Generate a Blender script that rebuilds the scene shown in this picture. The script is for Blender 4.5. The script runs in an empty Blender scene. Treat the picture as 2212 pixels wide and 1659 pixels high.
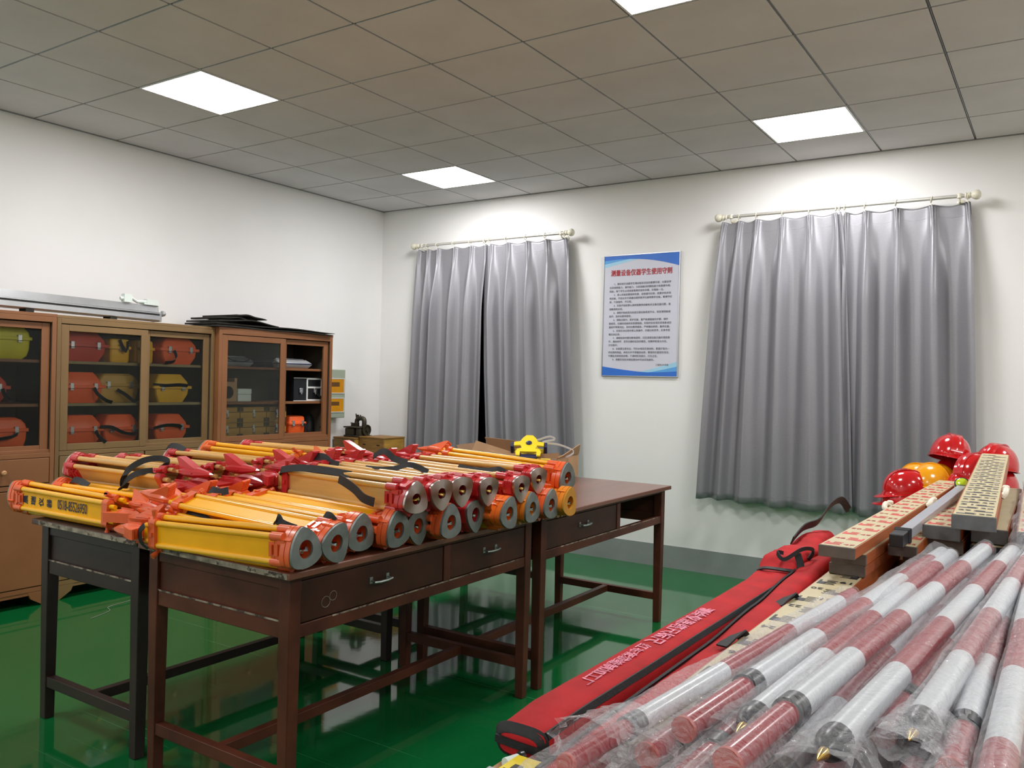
import bpy, bmesh, math, random
from mathutils import Vector, Matrix, noise
random.seed(7)
PI = math.pi
C = bpy.context.scene.collection
sc = bpy.context.scene

# ------------------------------------------------------------------ camera, world, exposure, lamps
def cam_setup():
    yaw, pitch, roll = -0.58324853, -0.00285522, 0.02331268
    d = Vector((math.sin(yaw)*math.cos(pitch), math.cos(yaw)*math.cos(pitch), math.sin(pitch)))
    rt = Vector((math.cos(yaw), -math.sin(yaw), 0)); up = rt.cross(d)
    r = math.cos(roll)*rt + math.sin(roll)*up
    u = -math.sin(roll)*rt + math.cos(roll)*up
    cd = bpy.data.cameras.new('camera'); co = bpy.data.objects.new('camera', cd); C.objects.link(co)
    m = Matrix((( r.x, u.x, -d.x, 5.97303), (r.y, u.y, -d.y, -6.54334), (r.z, u.z, -d.z, 1.5146), (0, 0, 0, 1)))
    co.matrix_world = m
    cd.sensor_width = 36.0; cd.lens = 36.0*1811.2627/2212; cd.clip_start = .02
    sc.camera = co
cam_setup()
w = bpy.data.worlds.new('night'); sc.world = w; w.use_nodes = True
w.node_tree.nodes['Background'].inputs[0].default_value = (.01, .013, .02, 1)
w.node_tree.nodes['Background'].inputs[1].default_value = .3
sc.view_settings.view_transform = 'Standard'; sc.view_settings.look = 'None'
sc.view_settings.gamma = 1; sc.view_settings.use_curve_mapping = False
sc.view_settings.exposure = 0.0
sc.cycles.max_bounces = 10; sc.cycles.diffuse_bounces = 5; sc.cycles.glossy_bounces = 4
sc.cycles.transmission_bounces = 6; sc.cycles.transparent_max_bounces = 24
sc.cycles.sample_clamp_indirect = 12; sc.cycles.caustics_reflective = False; sc.cycles.caustics_refractive = False
LAMP = 36.5            # radiance of the LED ceiling panels
H = 3.25               # ceiling height

# ------------------------------------------------------------------ materials
def lin(h):
    h = h.lstrip('#'); o = []
    for i in (0, 2, 4):
        v = int(h[i:i+2], 16)/255
        o.append(v/12.92 if v <= .04045 else ((v+.055)/1.055)**2.4)
    return (*o, 1)
def mat(name, col, rough=.5, metal=0, spec=.5, var=.08, vs=6, bump=0, bs=40, stretch=None, coat=0, aniso=0, sheen=0, wear=None, trans=0):
    m = bpy.data.materials.new(name); m.use_nodes = True
    nt = m.node_tree; b = nt.nodes['Principled BSDF']; L = nt.links.new
    c = lin(col)
    b.inputs['Roughness'].default_value = rough; b.inputs['Metallic'].default_value = metal
    b.inputs['Specular IOR Level'].default_value = spec
    if coat: b.inputs['Coat Weight'].default_value = coat; b.inputs['Coat Roughness'].default_value = .08
    if sheen: b.inputs['Sheen Weight'].default_value = sheen
    tc = nt.nodes.new('ShaderNodeTexCoord'); mp = nt.nodes.new('ShaderNodeMapping')
    L(tc.outputs['Object'], mp.inputs[0])
    if stretch: mp.inputs['Scale'].default_value = stretch
    n = nt.nodes.new('ShaderNodeTexNoise'); n.inputs['Scale'].default_value = vs; n.inputs['Detail'].default_value = 5
    L(mp.outputs[0], n.inputs['Vector'])
    r = nt.nodes.new('ShaderNodeValToRGB'); L(n.outputs['Fac'], r.inputs[0])
    lo = [max(0, x*(1-var*1.6)) for x in c[:3]]; hi = [min(1, x*(1+var*1.6)) for x in c[:3]]
    r.color_ramp.elements[0].color = (*lo, 1); r.color_ramp.elements[1].color = (*hi, 1)
    r.color_ramp.elements[0].position = .3; r.color_ramp.elements[1].position = .7
    last = r.outputs[0]
    if wear:                                # (colour, scale, threshold): scuffs with a shape of their own
        n2 = nt.nodes.new('ShaderNodeTexNoise'); n2.inputs['Scale'].default_value = wear[1]; n2.inputs['Detail'].default_value = 8
        n2.inputs['Roughness'].default_value = .7
        L(mp.outputs[0], n2.inputs['Vector'])
        r2 = nt.nodes.new('ShaderNodeValToRGB'); L(n2.outputs['Fac'], r2.inputs[0])
        r2.color_ramp.elements[0].position = wear[2]; r2.color_ramp.elements[1].position = wear[2]+.06
        mx = nt.nodes.new('ShaderNodeMixRGB'); L(r2.outputs[0], mx.inputs[0]); L(last, mx.inputs[1])
        mx.inputs[2].default_value = lin(wear[0]); last = mx.outputs[0]
    L(last, b.inputs['Base Color'])
    if bump:
        n3 = nt.nodes.new('ShaderNodeTexNoise'); n3.inputs['Scale'].default_value = bs; n3.inputs['Detail'].default_value = 4
        L(mp.outputs[0], n3.inputs['Vector'])
        bp = nt.nodes.new('ShaderNodeBump'); bp.inputs['Strength'].default_value = bump; bp.inputs['Distance'].default_value = .01
        L(n3.outputs['Fac'], bp.inputs['Height']); L(bp.outputs[0], b.inputs['Normal'])
    if aniso:
        b.inputs['Anisotropic'].default_value = aniso; b.inputs['Anisotropic Rotation'].default_value = .25
        tg = nt.nodes.new('ShaderNodeTangent'); tg.direction_type = 'RADIAL'; tg.axis = 'X'
        L(tg.outputs[0], b.inputs['Tangent'])
    return m
def emit_mat(name, col, s):
    m = bpy.data.materials.new(name); m.use_nodes = True; nt = m.node_tree
    nt.nodes.remove(nt.nodes['Principled BSDF'])
    e = nt.nodes.new('ShaderNodeEmission'); e.inputs[0].default_value = col; e.inputs[1].default_value = s
    nt.links.new(e.outputs[0], nt.nodes['Material Output'].inputs[0]); return m
def film_mat(name, haze, tint='#f2f2f6', bump=.6, rough=.12, bs=35, edge=.3):
    """clear crinkled polythene: mostly see-through, a little milky, with glossy creases"""
    m = bpy.data.materials.new(name); m.use_nodes = True; nt = m.node_tree; L = nt.links.new
    b = nt.nodes['Principled BSDF']; b.inputs['Base Color'].default_value = lin(tint); b.inputs['Roughness'].default_value = rough
    b.inputs['Specular IOR Level'].default_value = .8
    tc = nt.nodes.new('ShaderNodeTexCoord'); n = nt.nodes.new('ShaderNodeTexNoise'); n.inputs['Scale'].default_value = bs
    n.inputs['Detail'].default_value = 3; n.inputs['Distortion'].default_value = 1.2
    L(tc.outputs['Object'], n.inputs['Vector'])
    bp = nt.nodes.new('ShaderNodeBump'); bp.inputs['Strength'].default_value = bump; bp.inputs['Distance'].default_value = .02
    L(n.outputs['Fac'], bp.inputs['Height']); L(bp.outputs[0], b.inputs['Normal'])
    tr = nt.nodes.new('ShaderNodeBsdfTransparent'); tr.inputs[0].default_value = (.97, .97, .97, 1)
    lw = nt.nodes.new('ShaderNodeLayerWeight'); lw.inputs[0].default_value = .35
    L(bp.outputs[0], lw.inputs['Normal'])
    ma = nt.nodes.new('ShaderNodeMath'); ma.operation = 'MULTIPLY_ADD'; L(lw.outputs['Facing'], ma.inputs[0])
    ma.inputs[1].default_value = edge; ma.inputs[2].default_value = haze
    mx = nt.nodes.new('ShaderNodeMixShader'); L(ma.outputs[0], mx.inputs[0]); L(tr.outputs[0], mx.inputs[1]); L(b.outputs[0], mx.inputs[2])
    L(mx.outputs[0], nt.nodes['Material Output'].inputs[0]); return m
def glass_mat(name, haze=.008, tint=(.95, .97, .95, 1)):
    m = bpy.data.materials.new(name); m.use_nodes = True; nt = m.node_tree; L = nt.links.new
    b = nt.nodes['Principled BSDF']; b.inputs['Base Color'].default_value = (.25, .26, .25, 1); b.inputs['Roughness'].default_value = .03
    tr = nt.nodes.new('ShaderNodeBsdfTransparent'); tr.inputs[0].default_value = tint
    tc = nt.nodes.new('ShaderNodeTexCoord'); n = nt.nodes.new('ShaderNodeTexNoise'); n.inputs['Scale'].default_value = 3
    L(tc.outputs['Object'], n.inputs['Vector'])
    fr = nt.nodes.new('ShaderNodeFresnel'); fr.inputs[0].default_value = 1.45
    ma = nt.nodes.new('ShaderNodeMath'); ma.operation = 'MULTIPLY_ADD'; L(n.outputs['Fac'], ma.inputs[0])
    ma.inputs[1].default_value = haze*2; L(fr.outputs[0], ma.inputs[2])
    mx = nt.nodes.new('ShaderNodeMixShader'); L(ma.outputs[0], mx.inputs[0]); L(tr.outputs[0], mx.inputs[1]); L(b.outputs[0], mx.inputs[2])
    L(mx.outputs[0], nt.nodes['Material Output'].inputs[0]); return m
def floor_mat():
    m = bpy.data.materials.new('green_epoxy'); m.use_nodes = True; nt = m.node_tree; L = nt.links.new
    b = nt.nodes['Principled BSDF']; tc = nt.nodes.new('ShaderNodeTexCoord')
    n = nt.nodes.new('ShaderNodeTexNoise'); n.inputs['Scale'].default_value = .9; n.inputs['Detail'].default_value = 6
    L(tc.outputs['Object'], n.inputs['Vector'])
    r = nt.nodes.new('ShaderNodeValToRGB'); L(n.outputs['Fac'], r.inputs[0])
    r.color_ramp.elements[0].color = lin('#0c5a2b'); r.color_ramp.elements[1].color = lin('#116533')
    last = r.outputs[0]
    for k, (rot, sx, sy, th) in enumerate(((.35, .25, 30, .74), (-.5, .3, 24, .755), (.12, .2, 40, .75))):   # thin drag scratches
        mp = nt.nodes.new('ShaderNodeMapping'); mp.inputs['Rotation'].default_value = (0, 0, rot); mp.inputs['Scale'].default_value = (sx, sy, 1)
        mp.inputs['Location'].default_value = (k*3.1, k*1.7, 0)
        L(tc.outputs['Object'], mp.inputs[0])
        n2 = nt.nodes.new('ShaderNodeTexNoise'); n2.inputs['Scale'].default_value = 1.4; n2.inputs['Detail'].default_value = 2; L(mp.outputs[0], n2.inputs['Vector'])
        r2 = nt.nodes.new('ShaderNodeValToRGB'); r2.color_ramp.elements[0].position = th-.03; r2.color_ramp.elements[1].position = th+.05
        r2.color_ramp.elements[1].color = (.5, .5, .5, 1)
        L(n2.outputs['Fac'], r2.inputs[0])
        mx = nt.nodes.new('ShaderNodeMixRGB'); L(r2.outputs[0], mx.inputs[0]); L(last, mx.inputs[1]); mx.inputs[2].default_value = lin('#7fae8c'); last = mx.outputs[0]
    L(last, b.inputs['Base Color'])
    b.inputs['Roughness'].default_value = .06; b.inputs['Specular IOR Level'].default_value = .65
    n3 = nt.nodes.new('ShaderNodeTexNoise'); n3.inputs['Scale'].default_value = 2.2; n3.inputs['Detail'].default_value = 4; L(tc.outputs['Object'], n3.inputs['Vector'])
    bp = nt.nodes.new('ShaderNodeBump'); bp.inputs['Strength'].default_value = .06; bp.inputs['Distance'].default_value = .02
    L(n3.outputs['Fac'], bp.inputs['Height']); L(bp.outputs[0], b.inputs['Normal'])
    return m
M = {}
M['floor'] = floor_mat()
M['wall'] = mat('white_plaster', '#f0efee', .75, var=.015, vs=1.5, bump=.03, bs=120)
M['dado'] = mat('grey_paint', '#8b9190', .5, var=.05, vs=4, bump=.1, bs=25, wear=('#4c514f', 3.2, .66))
M['tile'] = mat('mineral_tile', '#d6d3d5', .85, var=.03, vs=3, bump=.05, bs=300)
M['tbar'] = mat('grey_ceiling_bar', '#85868a', .4, metal=.4, var=.03)
M['gap'] = mat('shadow_groove_grey', '#4c4c4e', .8)
M['led'] = emit_mat('led_diffuser', (1, .985, .985, 1), LAMP)
M['white_metal'] = mat('white_enamel', '#e3e3e2', .35, var=.02)
M['curtain'] = mat('grey_satin', '#939298', .40, metal=.36, spec=.6, var=.03, vs=120, bump=.05, bs=500)
M['cream'] = mat('cream_plastic', '#e4dfcc', .35, var=.03)
M['steel_rod'] = mat('painted_rod', '#d9d6cf', .25, metal=.5, var=.02)
M['dark_glass'] = mat('night_window_glass', '#05070c', .05, var=.0)
M['alu_frame'] = mat('window_aluminium', '#6a6c70', .4, metal=.6)
M['alu'] = mat('bare_aluminium', '#c3c5c8', .28, metal=.85, var=.05, vs=8)
M['alu_dull'] = mat('dull_aluminium', '#a9abad', .42, metal=.6, var=.08, vs=5)
M['cab_red'] = mat('cabinet_brown_paint', '#8a5936', .5, var=.1, vs=2, bump=.04, bs=30, wear=('#6e4426', 9, .72))
M['cab_ochre'] = mat('cabinet_ochre_paint', '#846741', .5, var=.12, vs=1.6, bump=.04, bs=30, wear=('#7a5a30', 9, .72))
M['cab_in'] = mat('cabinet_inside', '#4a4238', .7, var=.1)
M['shelf'] = mat('shelf_board', '#9a8a60', .6, var=.1)
M['pane'] = glass_mat('cabinet_glass')
M['desk'] = mat('desk_red_brown', '#532a1d', .42, spec=.3, var=.25, vs=5, stretch=(1, 1, 1), bump=.06, bs=30, wear=('#9b7e6c', 14, .735))
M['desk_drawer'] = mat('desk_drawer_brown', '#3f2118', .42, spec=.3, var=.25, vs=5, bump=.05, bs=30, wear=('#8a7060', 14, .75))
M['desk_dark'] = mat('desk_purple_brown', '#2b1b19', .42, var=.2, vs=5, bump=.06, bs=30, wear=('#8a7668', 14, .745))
M['desk_top'] = mat('desk_top_varnish', '#6f4434', .3, var=.15, vs=4, stretch=(3, .4, 1), bump=.03, bs=60, coat=.2)
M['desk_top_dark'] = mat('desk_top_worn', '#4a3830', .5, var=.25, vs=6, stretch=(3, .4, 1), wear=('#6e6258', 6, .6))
M['edge_wear'] = mat('worn_edge_grey', '#8f8373', .7, var=.35, vs=25, wear=('#3a2c24', 30, .52))
M['pull'] = mat('drawer_pull_steel', '#9aa09c', .35, metal=.8, var=.15, vs=30)
M['tan_wood'] = mat('bare_wood', '#b98a5c', .55, var=.15, vs=5, stretch=(4, .3, 4))
M['black_int'] = mat('dark_interior', '#15110f', .9)
M['plate_grey'] = mat('tripod_plate_grey', '#7f8582', .48, metal=.55, var=.12, vs=18, bump=.03, bs=90)
M['plate_brushed'] = mat('tripod_plate_brushed', '#c0b6b0', .3, metal=1, var=.05, vs=10, aniso=.85)
M['plate_amber'] = mat('tripod_plate_amber', '#c98a28', .35, metal=.1, var=.06)
M['t_orange'] = mat('tripod_orange', '#e2602e', .3, var=.07, vs=9, coat=.2)
M['t_red'] = mat('tripod_red', '#c02c30', .28, var=.07, vs=9, coat=.3)
M['t_amber'] = mat('tripod_amber', '#dd8426', .3, var=.07, vs=9, coat=.2)
M['t_yellow'] = mat('tripod_yellow_rod', '#f2b012', .22, var=.04, vs=6, coat=.3)
M['t_yellow_board'] = mat('tripod_yellow_board', '#f2ac08', .42, spec=.25, var=.06, vs=5)
M['t_wood'] = mat('tripod_varnished_wood', '#d0a055', .25, var=.12, vs=7, stretch=(.35, 5, 5), coat=.4)
M['t_wood_board'] = mat('tripod_wood_board', '#c8a060', .35, var=.12, vs=7, stretch=(.35, 5, 5), coat=.2)
M['bar_grey'] = mat('anodised_grey', '#b4b6bd', .35, metal=.25, var=.03)
M['t_worn'] = mat('tripod_orange_worn', '#d9621f', .4, var=.08, vs=9, wear=('#8d9094', 16, .57))
M['t_vivid'] = mat('tripod_vivid_orange', '#ea6c22', .3, var=.06, vs=9, coat=.2)
M['chrome'] = mat('polished_steel', '#d8d8da', .15, metal=1, var=.03)
M['brass'] = mat('brass', '#d9b565', .22, metal=1, var=.05)
M['webbing'] = mat('black_webbing', '#17181b', .6, var=.2, vs=60, bump=.15, bs=300)
M['ink_navy'] = mat('navy_print', '#22243f', .5, var=.05)
M['ink_black'] = mat('black_print', '#26262b', .5, var=.05)
M['ink_faded'] = mat('faded_black_print', '#5c5c62', .5, var=.05)
M['ink_red'] = mat('red_print', '#cf4a4a', .5, var=.08)
M['ink_grey'] = mat('grey_print', '#55565c', .5)
M['ink_title'] = mat('crimson_print', '#b3202c', .5)
M['ink_pink'] = mat('pink_print', '#f08fa6', .6, var=.08, vs=60)
M['pole_red'] = mat('pole_red_enamel', '#a01f2a', .25, var=.04, coat=.2)
M['pole_white'] = mat('pole_white_enamel', '#d6dade', .25, var=.02, coat=.2)
M['pole_tip_red'] = mat('pole_red_cap', '#b8402e', .45, var=.06)
M['black_plastic'] = mat('black_plastic', '#202226', .3, var=.1)
M['film'] = film_mat('clear_polythene', .04, bump=.8, bs=34, rough=.09, edge=.26)
M['film_milky'] = film_mat('milky_polythene', .10, bump=.9, bs=30, rough=.11, edge=.32)
M['staff_face'] = mat('staff_cream_face', '#c6b993', .5, var=.05, vs=8, wear=('#a39468', 10, .7))
M['staff_side'] = mat('staff_orange_side', '#a4562a', .45, var=.12, vs=12, stretch=(6, .4, 6))
M['staff_end'] = mat('staff_end_cap', '#5e564e', .55, var=.15, vs=20)
M['staff_end_grey'] = mat('staff_metal_end', '#6c6f70', .5, metal=.3, var=.15, vs=20)
M['bag_red'] = mat('red_canvas', '#b41c20', .75, spec=.25, var=.1, vs=14, bump=.12, bs=400)
M['helmet_red'] = mat('helmet_red_plastic', '#c0161c', .14, var=.04, coat=.4)
M['helmet_yellow'] = mat('helmet_yellow_plastic', '#eda312', .18, var=.04, coat=.3)
M['ivory'] = mat('ivory_plastic', '#e8e0cc', .35, var=.04)
M['vial'] = mat('green_vial', '#b9d02c', .12, var=.1, coat=.5)
M['card'] = mat('corrugated_card', '#b48e68', .7, var=.06, vs=10, bump=.05, bs=80)
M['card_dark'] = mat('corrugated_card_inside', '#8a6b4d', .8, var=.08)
M['reel_yellow'] = mat('reel_yellow_plastic', '#f0d428', .3, var=.05)
M['reel_navy'] = mat('reel_navy_rubber', '#1f2448', .4, var=.08)
M['tape'] = mat('white_tape', '#e2e4e8', .35, var=.03)
M['crate'] = mat('crate_pine', '#8f6a34', .6, var=.22, vs=6, stretch=(1, 1, 6), wear=('#4d3a1e', 8, .66))
M['crate_bright'] = mat('crate_pine_bright', '#b4893a', .55, var=.15, vs=6, stretch=(.8, .8, 6), wear=('#6a4c22', 10, .7))
M['iron'] = mat('old_iron', '#4a4538', .5, metal=.5, var=.3, vs=14, wear=('#7a6a44', 9, .62))
M['case_orange'] = mat('case_orange', '#ff6a30', .4, var=.06)
M['case_red'] = mat('case_brick_red', '#cc4a36', .45, var=.08)
M['case_yellow'] = mat('case_yellow', '#f0b82c', .4, var=.06)
M['case_ochre'] = mat('case_ochre', '#c49a44', .5, var=.1)
M['case_lime'] = mat('case_lemon', '#d8cf2a', .4, var=.06)
M['e_green'] = mat('switchboard_paint', '#a9b3a0', .45, var=.03)
M['e_amber'] = mat('amber_window', '#e09a1c', .2, var=.05, coat=.3)
M['e_brown'] = mat('switch_row', '#6a4a22', .5, var=.1)
M['foam'] = mat('white_foam', '#dfe8e2', .8, var=.03)
M['rubber_mat'] = mat('black_foam_sheet', '#26241f', .85, var=.25, vs=20, bump=.2, bs=60)
M['sheet'] = mat('poster_print', '#cfd0de', .35, var=.01)
M['blue_d'] = mat('poster_deep_blue', '#2f6fcf', .35, var=.04)
M['blue_m'] = mat('poster_mid_blue', '#5aa4e2', .35, var=.04)
M['blue_l'] = mat('poster_pale_blue', '#9fd0ea', .35, var=.03)
M['dirt'] = mat('grey_dust', '#9a958a', .9, var=.2)

# ------------------------------------------------------------------ mesh builder
class MB:
    def __init__(s): s.v = []; s.f = []; s.m = []
    def add(s, vs, fs, mi=0, T=None):
        o = len(s.v)
        s.v += [(T @ Vector(p)) if T else Vector(p) for p in vs]
        s.f += [tuple(i+o for i in f) for f in fs]; s.m += [mi]*len(fs); return s
    def box(s, x0, x1, y0, y1, z0, z1, mi=0, T=None):
        x0, x1 = min(x0, x1), max(x0, x1); y0, y1 = min(y0, y1), max(y0, y1); z0, z1 = min(z0, z1), max(z0, z1)
        return s.add([(x0,y0,z0),(x1,y0,z0),(x1,y1,z0),(x0,y1,z0),(x0,y0,z1),(x1,y0,z1),(x1,y1,z1),(x0,y1,z1)],
              [(0,3,2,1),(4,5,6,7),(0,1,5,4),(1,2,6,5),(2,3,7,6),(3,0,4,7)], mi, T)
    def quad(s, a, b, c, d, mi=0, T=None): return s.add([a,b,c,d], [(0,1,2,3)], mi, T)
    def loft(s, rings, mi=0, caps=True, T=None, mis=None):
        n = len(rings[0]); vs = [p for r in rings for p in r]; fs = []; ms = []
        for k in range(len(rings)-1):
            for i in range(n):
                j = (i+1) % n; fs.append((k*n+i, k*n+j, (k+1)*n+j, (k+1)*n+i)); ms.append(mis[k] if mis else mi)
        if caps:
            fs.append(tuple(range(n-1, -1, -1))); fs.append(tuple((len(rings)-1)*n+i for i in range(n)))
            ms += [mis[0] if mis else mi, mis[-1] if mis else mi]
        o = len(s.v); s.v += [(T @ Vector(p)) if T else Vector(p) for p in vs]
        s.f += [tuple(i+o for i in f) for f in fs]; s.m += ms; return s
    def tube(s, pts, r, n=10, mi=0, caps=True, T=None, mis=None, flat=1.0):
        pts = [Vector(p) for p in pts]; rs = r if isinstance(r, (list, tuple)) else [r]*len(pts)
        rings = []; up = None
        for k, p in enumerate(pts):
            t = (pts[min(k+1, len(pts)-1)]-pts[max(k-1, 0)])
            t = t.normalized() if t.length > 1e-9 else Vector((0, 0, 1))
            if up is None: up = Vector((0, 0, 1)) if abs(t.z) < .9 else Vector((1, 0, 0))
            a = t.cross(up).normalized(); b = a.cross(t).normalized(); up = b
            rings.append([p + a*math.cos(2*PI*i/n)*rs[k] + b*math.sin(2*PI*i/n)*rs[k]*flat for i in range(n)])
        return s.loft(rings, mi, caps, T, mis)
    def ribbon(s, pts, w, th=.002, side=None, mi=0):
        """flat strap through pts, width along side vector(s)"""
        pts = [Vector(p) for p in pts]; rings = []
        for k, p in enumerate(pts):
            t = (pts[min(k+1, len(pts)-1)]-pts[max(k-1, 0)]).normalized()
            sd = Vector(side[k]) if isinstance(side, list) else Vector(side)
            sd = (sd - t*sd.dot(t)).normalized(); nn = t.cross(sd)
            rings.append([p+sd*w/2+nn*th/2, p-sd*w/2+nn*th/2, p-sd*w/2-nn*th/2, p+sd*w/2-nn*th/2])
        return s.loft(rings, mi)
    def lathe(s, prof, n=20, T=None, mi=0):
        return s.loft([[(r*math.cos(2*PI*i/n), r*math.sin(2*PI*i/n), z) for i in range(n)] for r, z in prof], mi, True, T)
    def prism(s, poly, h0, h1, mi=0, T=None):
        return s.loft([[(x, y, h0) for x, y in poly], [(x, y, h1) for x, y in poly]], mi, True, T)
    def ringprism(s, outer, inner, h0, h1, T=None, mi=0):
        """prism with a hole; outer and inner have equal point counts"""
        n = len(outer); vs = [(x,y,h0) for x,y in outer]+[(x,y,h1) for x,y in outer]+[(x,y,h0) for x,y in inner]+[(x,y,h1) for x,y in inner]
        fs = []
        for i in range(n):
            j = (i+1) % n
            fs += [(i,j,n+j,n+i), (2*n+j,2*n+i,3*n+i,3*n+j), (n+i,n+j,3*n+j,3*n+i), (j,i,2*n+i,2*n+j)]
        return s.add(vs, fs, mi, T)
    def ball(s, c, r, n=12, mi=0, sc=(1,1,1), T=None):
        rings = []; m = max(4, n//2)
        for k in range(1, m):
            a = PI*k/m; rings.append([(c[0]+r*sc[0]*math.sin(a)*math.cos(2*PI*i/n), c[1]+r*sc[1]*math.sin(a)*math.sin(2*PI*i/n), c[2]-r*sc[2]*math.cos(a)) for i in range(n)])
        return s.loft(rings, mi, True, T)
    def mesh(s, name, mats, smooth=40):
        me = bpy.data.meshes.new(name); me.from_pydata([tuple(v) for v in s.v], [], s.f)
        for m in (mats if isinstance(mats, (list, tuple)) else [mats]): me.materials.append(m)
        me.polygons.foreach_set('material_index', s.m)
        me.update(); bm = bmesh.new(); bm.from_mesh(me); bmesh.ops.recalc_face_normals(bm, faces=bm.faces); bm.to_mesh(me); bm.free()
        if smooth:
            me.polygons.foreach_set('use_smooth', [True]*len(me.polygons)); me.set_sharp_from_angle(angle=math.radians(smooth))
        return me
ROOT = {}
def link(name, me, parent=None, loc=None, rot=None, mw=None):
    o = bpy.data.objects.new(name, me); C.objects.link(o)
    if parent: o.parent = parent
    if mw is not None: o.matrix_local = mw
    if loc is not None: o.location = loc
    if rot is not None: o.rotation_euler = rot
    return o
def bev(o, wd=.003, seg=2):
    b = o.modifiers.new('edge', 'BEVEL'); b.width = wd; b.segments = seg; b.limit_method = 'ANGLE'; b.angle_limit = .6; return o
def tag(o, label, cat, group=None, kind=None):
    o['label'] = label; o['category'] = cat
    if group: o['group'] = group
    if kind: o['kind'] = kind
    return o
def thing(name, label, cat, loc=(0,0,0), group=None, mw=None):
    o = bpy.data.objects.new(name, None); C.objects.link(o); o.empty_display_size = .05
    if mw is not None: o.matrix_world = mw
    else: o.location = loc
    ROOT[o.name] = Vector(loc)
    return tag(o, label, cat, group)
def part(name, mb, mats, root, parent=None, smooth=40, bevel=0):
    """mesh given in world coordinates, hung under an unrotated thing"""
    org = ROOT[root.name]
    for v in mb.v: v -= org
    o = link(name, mb.mesh(name, mats, smooth), parent or root)
    if bevel: bev(o, bevel)
    return o
def solo(name, mb, mats, label, cat, loc, group=None, smooth=40, bevel=0):
    for v in mb.v: v -= Vector(loc)
    o = link(name, mb.mesh(name, mats, smooth)); o.location = loc
    if bevel: bev(o, bevel)
    return tag(o, label, cat, group)
def struct(name, mb, mats, parent=None, smooth=0):
    o = link(name, mb.mesh(name, mats, smooth), parent); o['kind'] = 'structure'; return o
def text_mesh(body, size_w=None, em=None, bold=0, align='LEFT', spacing=1.0, extrude=0, yscale=1.0, smear=0):
    """lettering as a mesh in its own xy plane; size_w = total width"""
    cu = bpy.data.curves.new('lettering', 'FONT'); cu.body = body; cu.align_x = align; cu.space_line = spacing
    cu.size = 1; cu.offset = bold; cu.extrude = extrude; cu.resolution_u = 2
    ob = bpy.data.objects.new('lettering', cu); C.objects.link(ob)
    dg = bpy.context.evaluated_depsgraph_get(); me = bpy.data.meshes.new_from_object(ob.evaluated_get(dg))
    bpy.data.objects.remove(ob)
    if smear:                               # heavier strokes: the same outline repeated a hair to each side
        vs = [v.co.copy() for v in me.vertices]; fs = [tuple(p.vertices) for p in me.polygons]; V = []; F = []
        for dx_, dy_ in ((0, 0), (smear, 0), (0, smear*.6), (smear, smear*.6)):
            o_ = len(V); V += [(v.x+dx_, v.y+dy_, v.z+o_*1e-9+.004*len(F)/max(1, len(fs))) for v in vs]; F += [tuple(i+o_ for i in f) for f in fs]
        me.clear_geometry(); me.from_pydata(V, [], F); me.update()
    xs = [v.co.x for v in me.vertices]
    k = size_w/(max(xs)-min(xs)) if size_w else em
    x0 = min(xs) if size_w else 0
    for v in me.vertices: v.co = Vector(((v.co.x-x0)*k, v.co.y*k*yscale, v.co.z*k))
    return me
def lettering(name, body, material, parent, mw, **kw):
    me = text_mesh(body, **kw); me.materials.clear(); me.materials.append(material)
    return link(name, me, parent, mw=mw)
def frame(o, x, y):
    """matrix with origin o, x axis x, y axis y"""
    x = Vector(x).normalized(); z = x.cross(Vector(y)).normalized(); y = z.cross(x)
    return Matrix(((x.x, y.x, z.x, o[0]), (x.y, y.y, z.y, o[1]), (x.z, y.z, z.z, o[2]), (0, 0, 0, 1)))

# ------------------------------------------------------------------ room shell
XR, YF = 9.0, -9.0
b = MB(); b.box(-.2, XR+.2, YF-.2, .4, -.1, 0); struct('floor', b, M['floor'])
b = MB(); b.box(-.2, 0, YF, .25, 0, H); struct('wall_left', b, M['wall'])
b = MB(); b.box(XR, XR+.2, YF, .25, 0, H); struct('wall_right', b, M['wall'])
b = MB(); b.box(-.2, XR+.2, YF-.2, YF, 0, H); struct('wall_front', b, M['wall'])
WIN = [(.72, 2.1, .85, 2.66), (3.88, 5.22, .85, 2.66)]
b = MB(); xs = [0, WIN[0][0], WIN[0][1], WIN[1][0], WIN[1][1], XR]
for i in (0, 2, 4): b.box(xs[i], xs[i+1], 0, .25, 0, H)
for a, c, z0, z1 in WIN: b.box(a, c, 0, .25, 0, z0); b.box(a, c, 0, .25, z1, H)
struct('wall_back', b, M['wall'])
for k, (a, c, z0, z1) in enumerate(WIN):
    b = MB(); t = .05
    b.box(a, a+t, .1, .17, z0, z1); b.box(c-t, c, .1, .17, z0, z1); b.box(a+t, c-t, .1, .17, z0, z0+t); b.box(a+t, c-t, .1, .17, z1-t, z1)
    b.box((a+c)/2-.03, (a+c)/2+.03, .1, .17, z0+t, z1-t)
    wn = struct('window_%d' % (k+1), b, M['alu_frame'])
    g = MB(); g.box(a+t, (a+c)/2-.03, .13, .136, z0+t, z1-t); g.box((a+c)/2+.03, c-t, .13, .136, z0+t, z1-t)
    struct('window_pane', g, M['dark_glass'], wn)
# grey painted base of the walls
b = MB(); b.box(.004, XR, -.004, 0, 0, .185); struct('baseboard_back', b, M['dado'])
b = MB(); b.box(0, .004, YF, 0, 0, .185); struct('baseboard_left', b, M['dado'])
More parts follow.
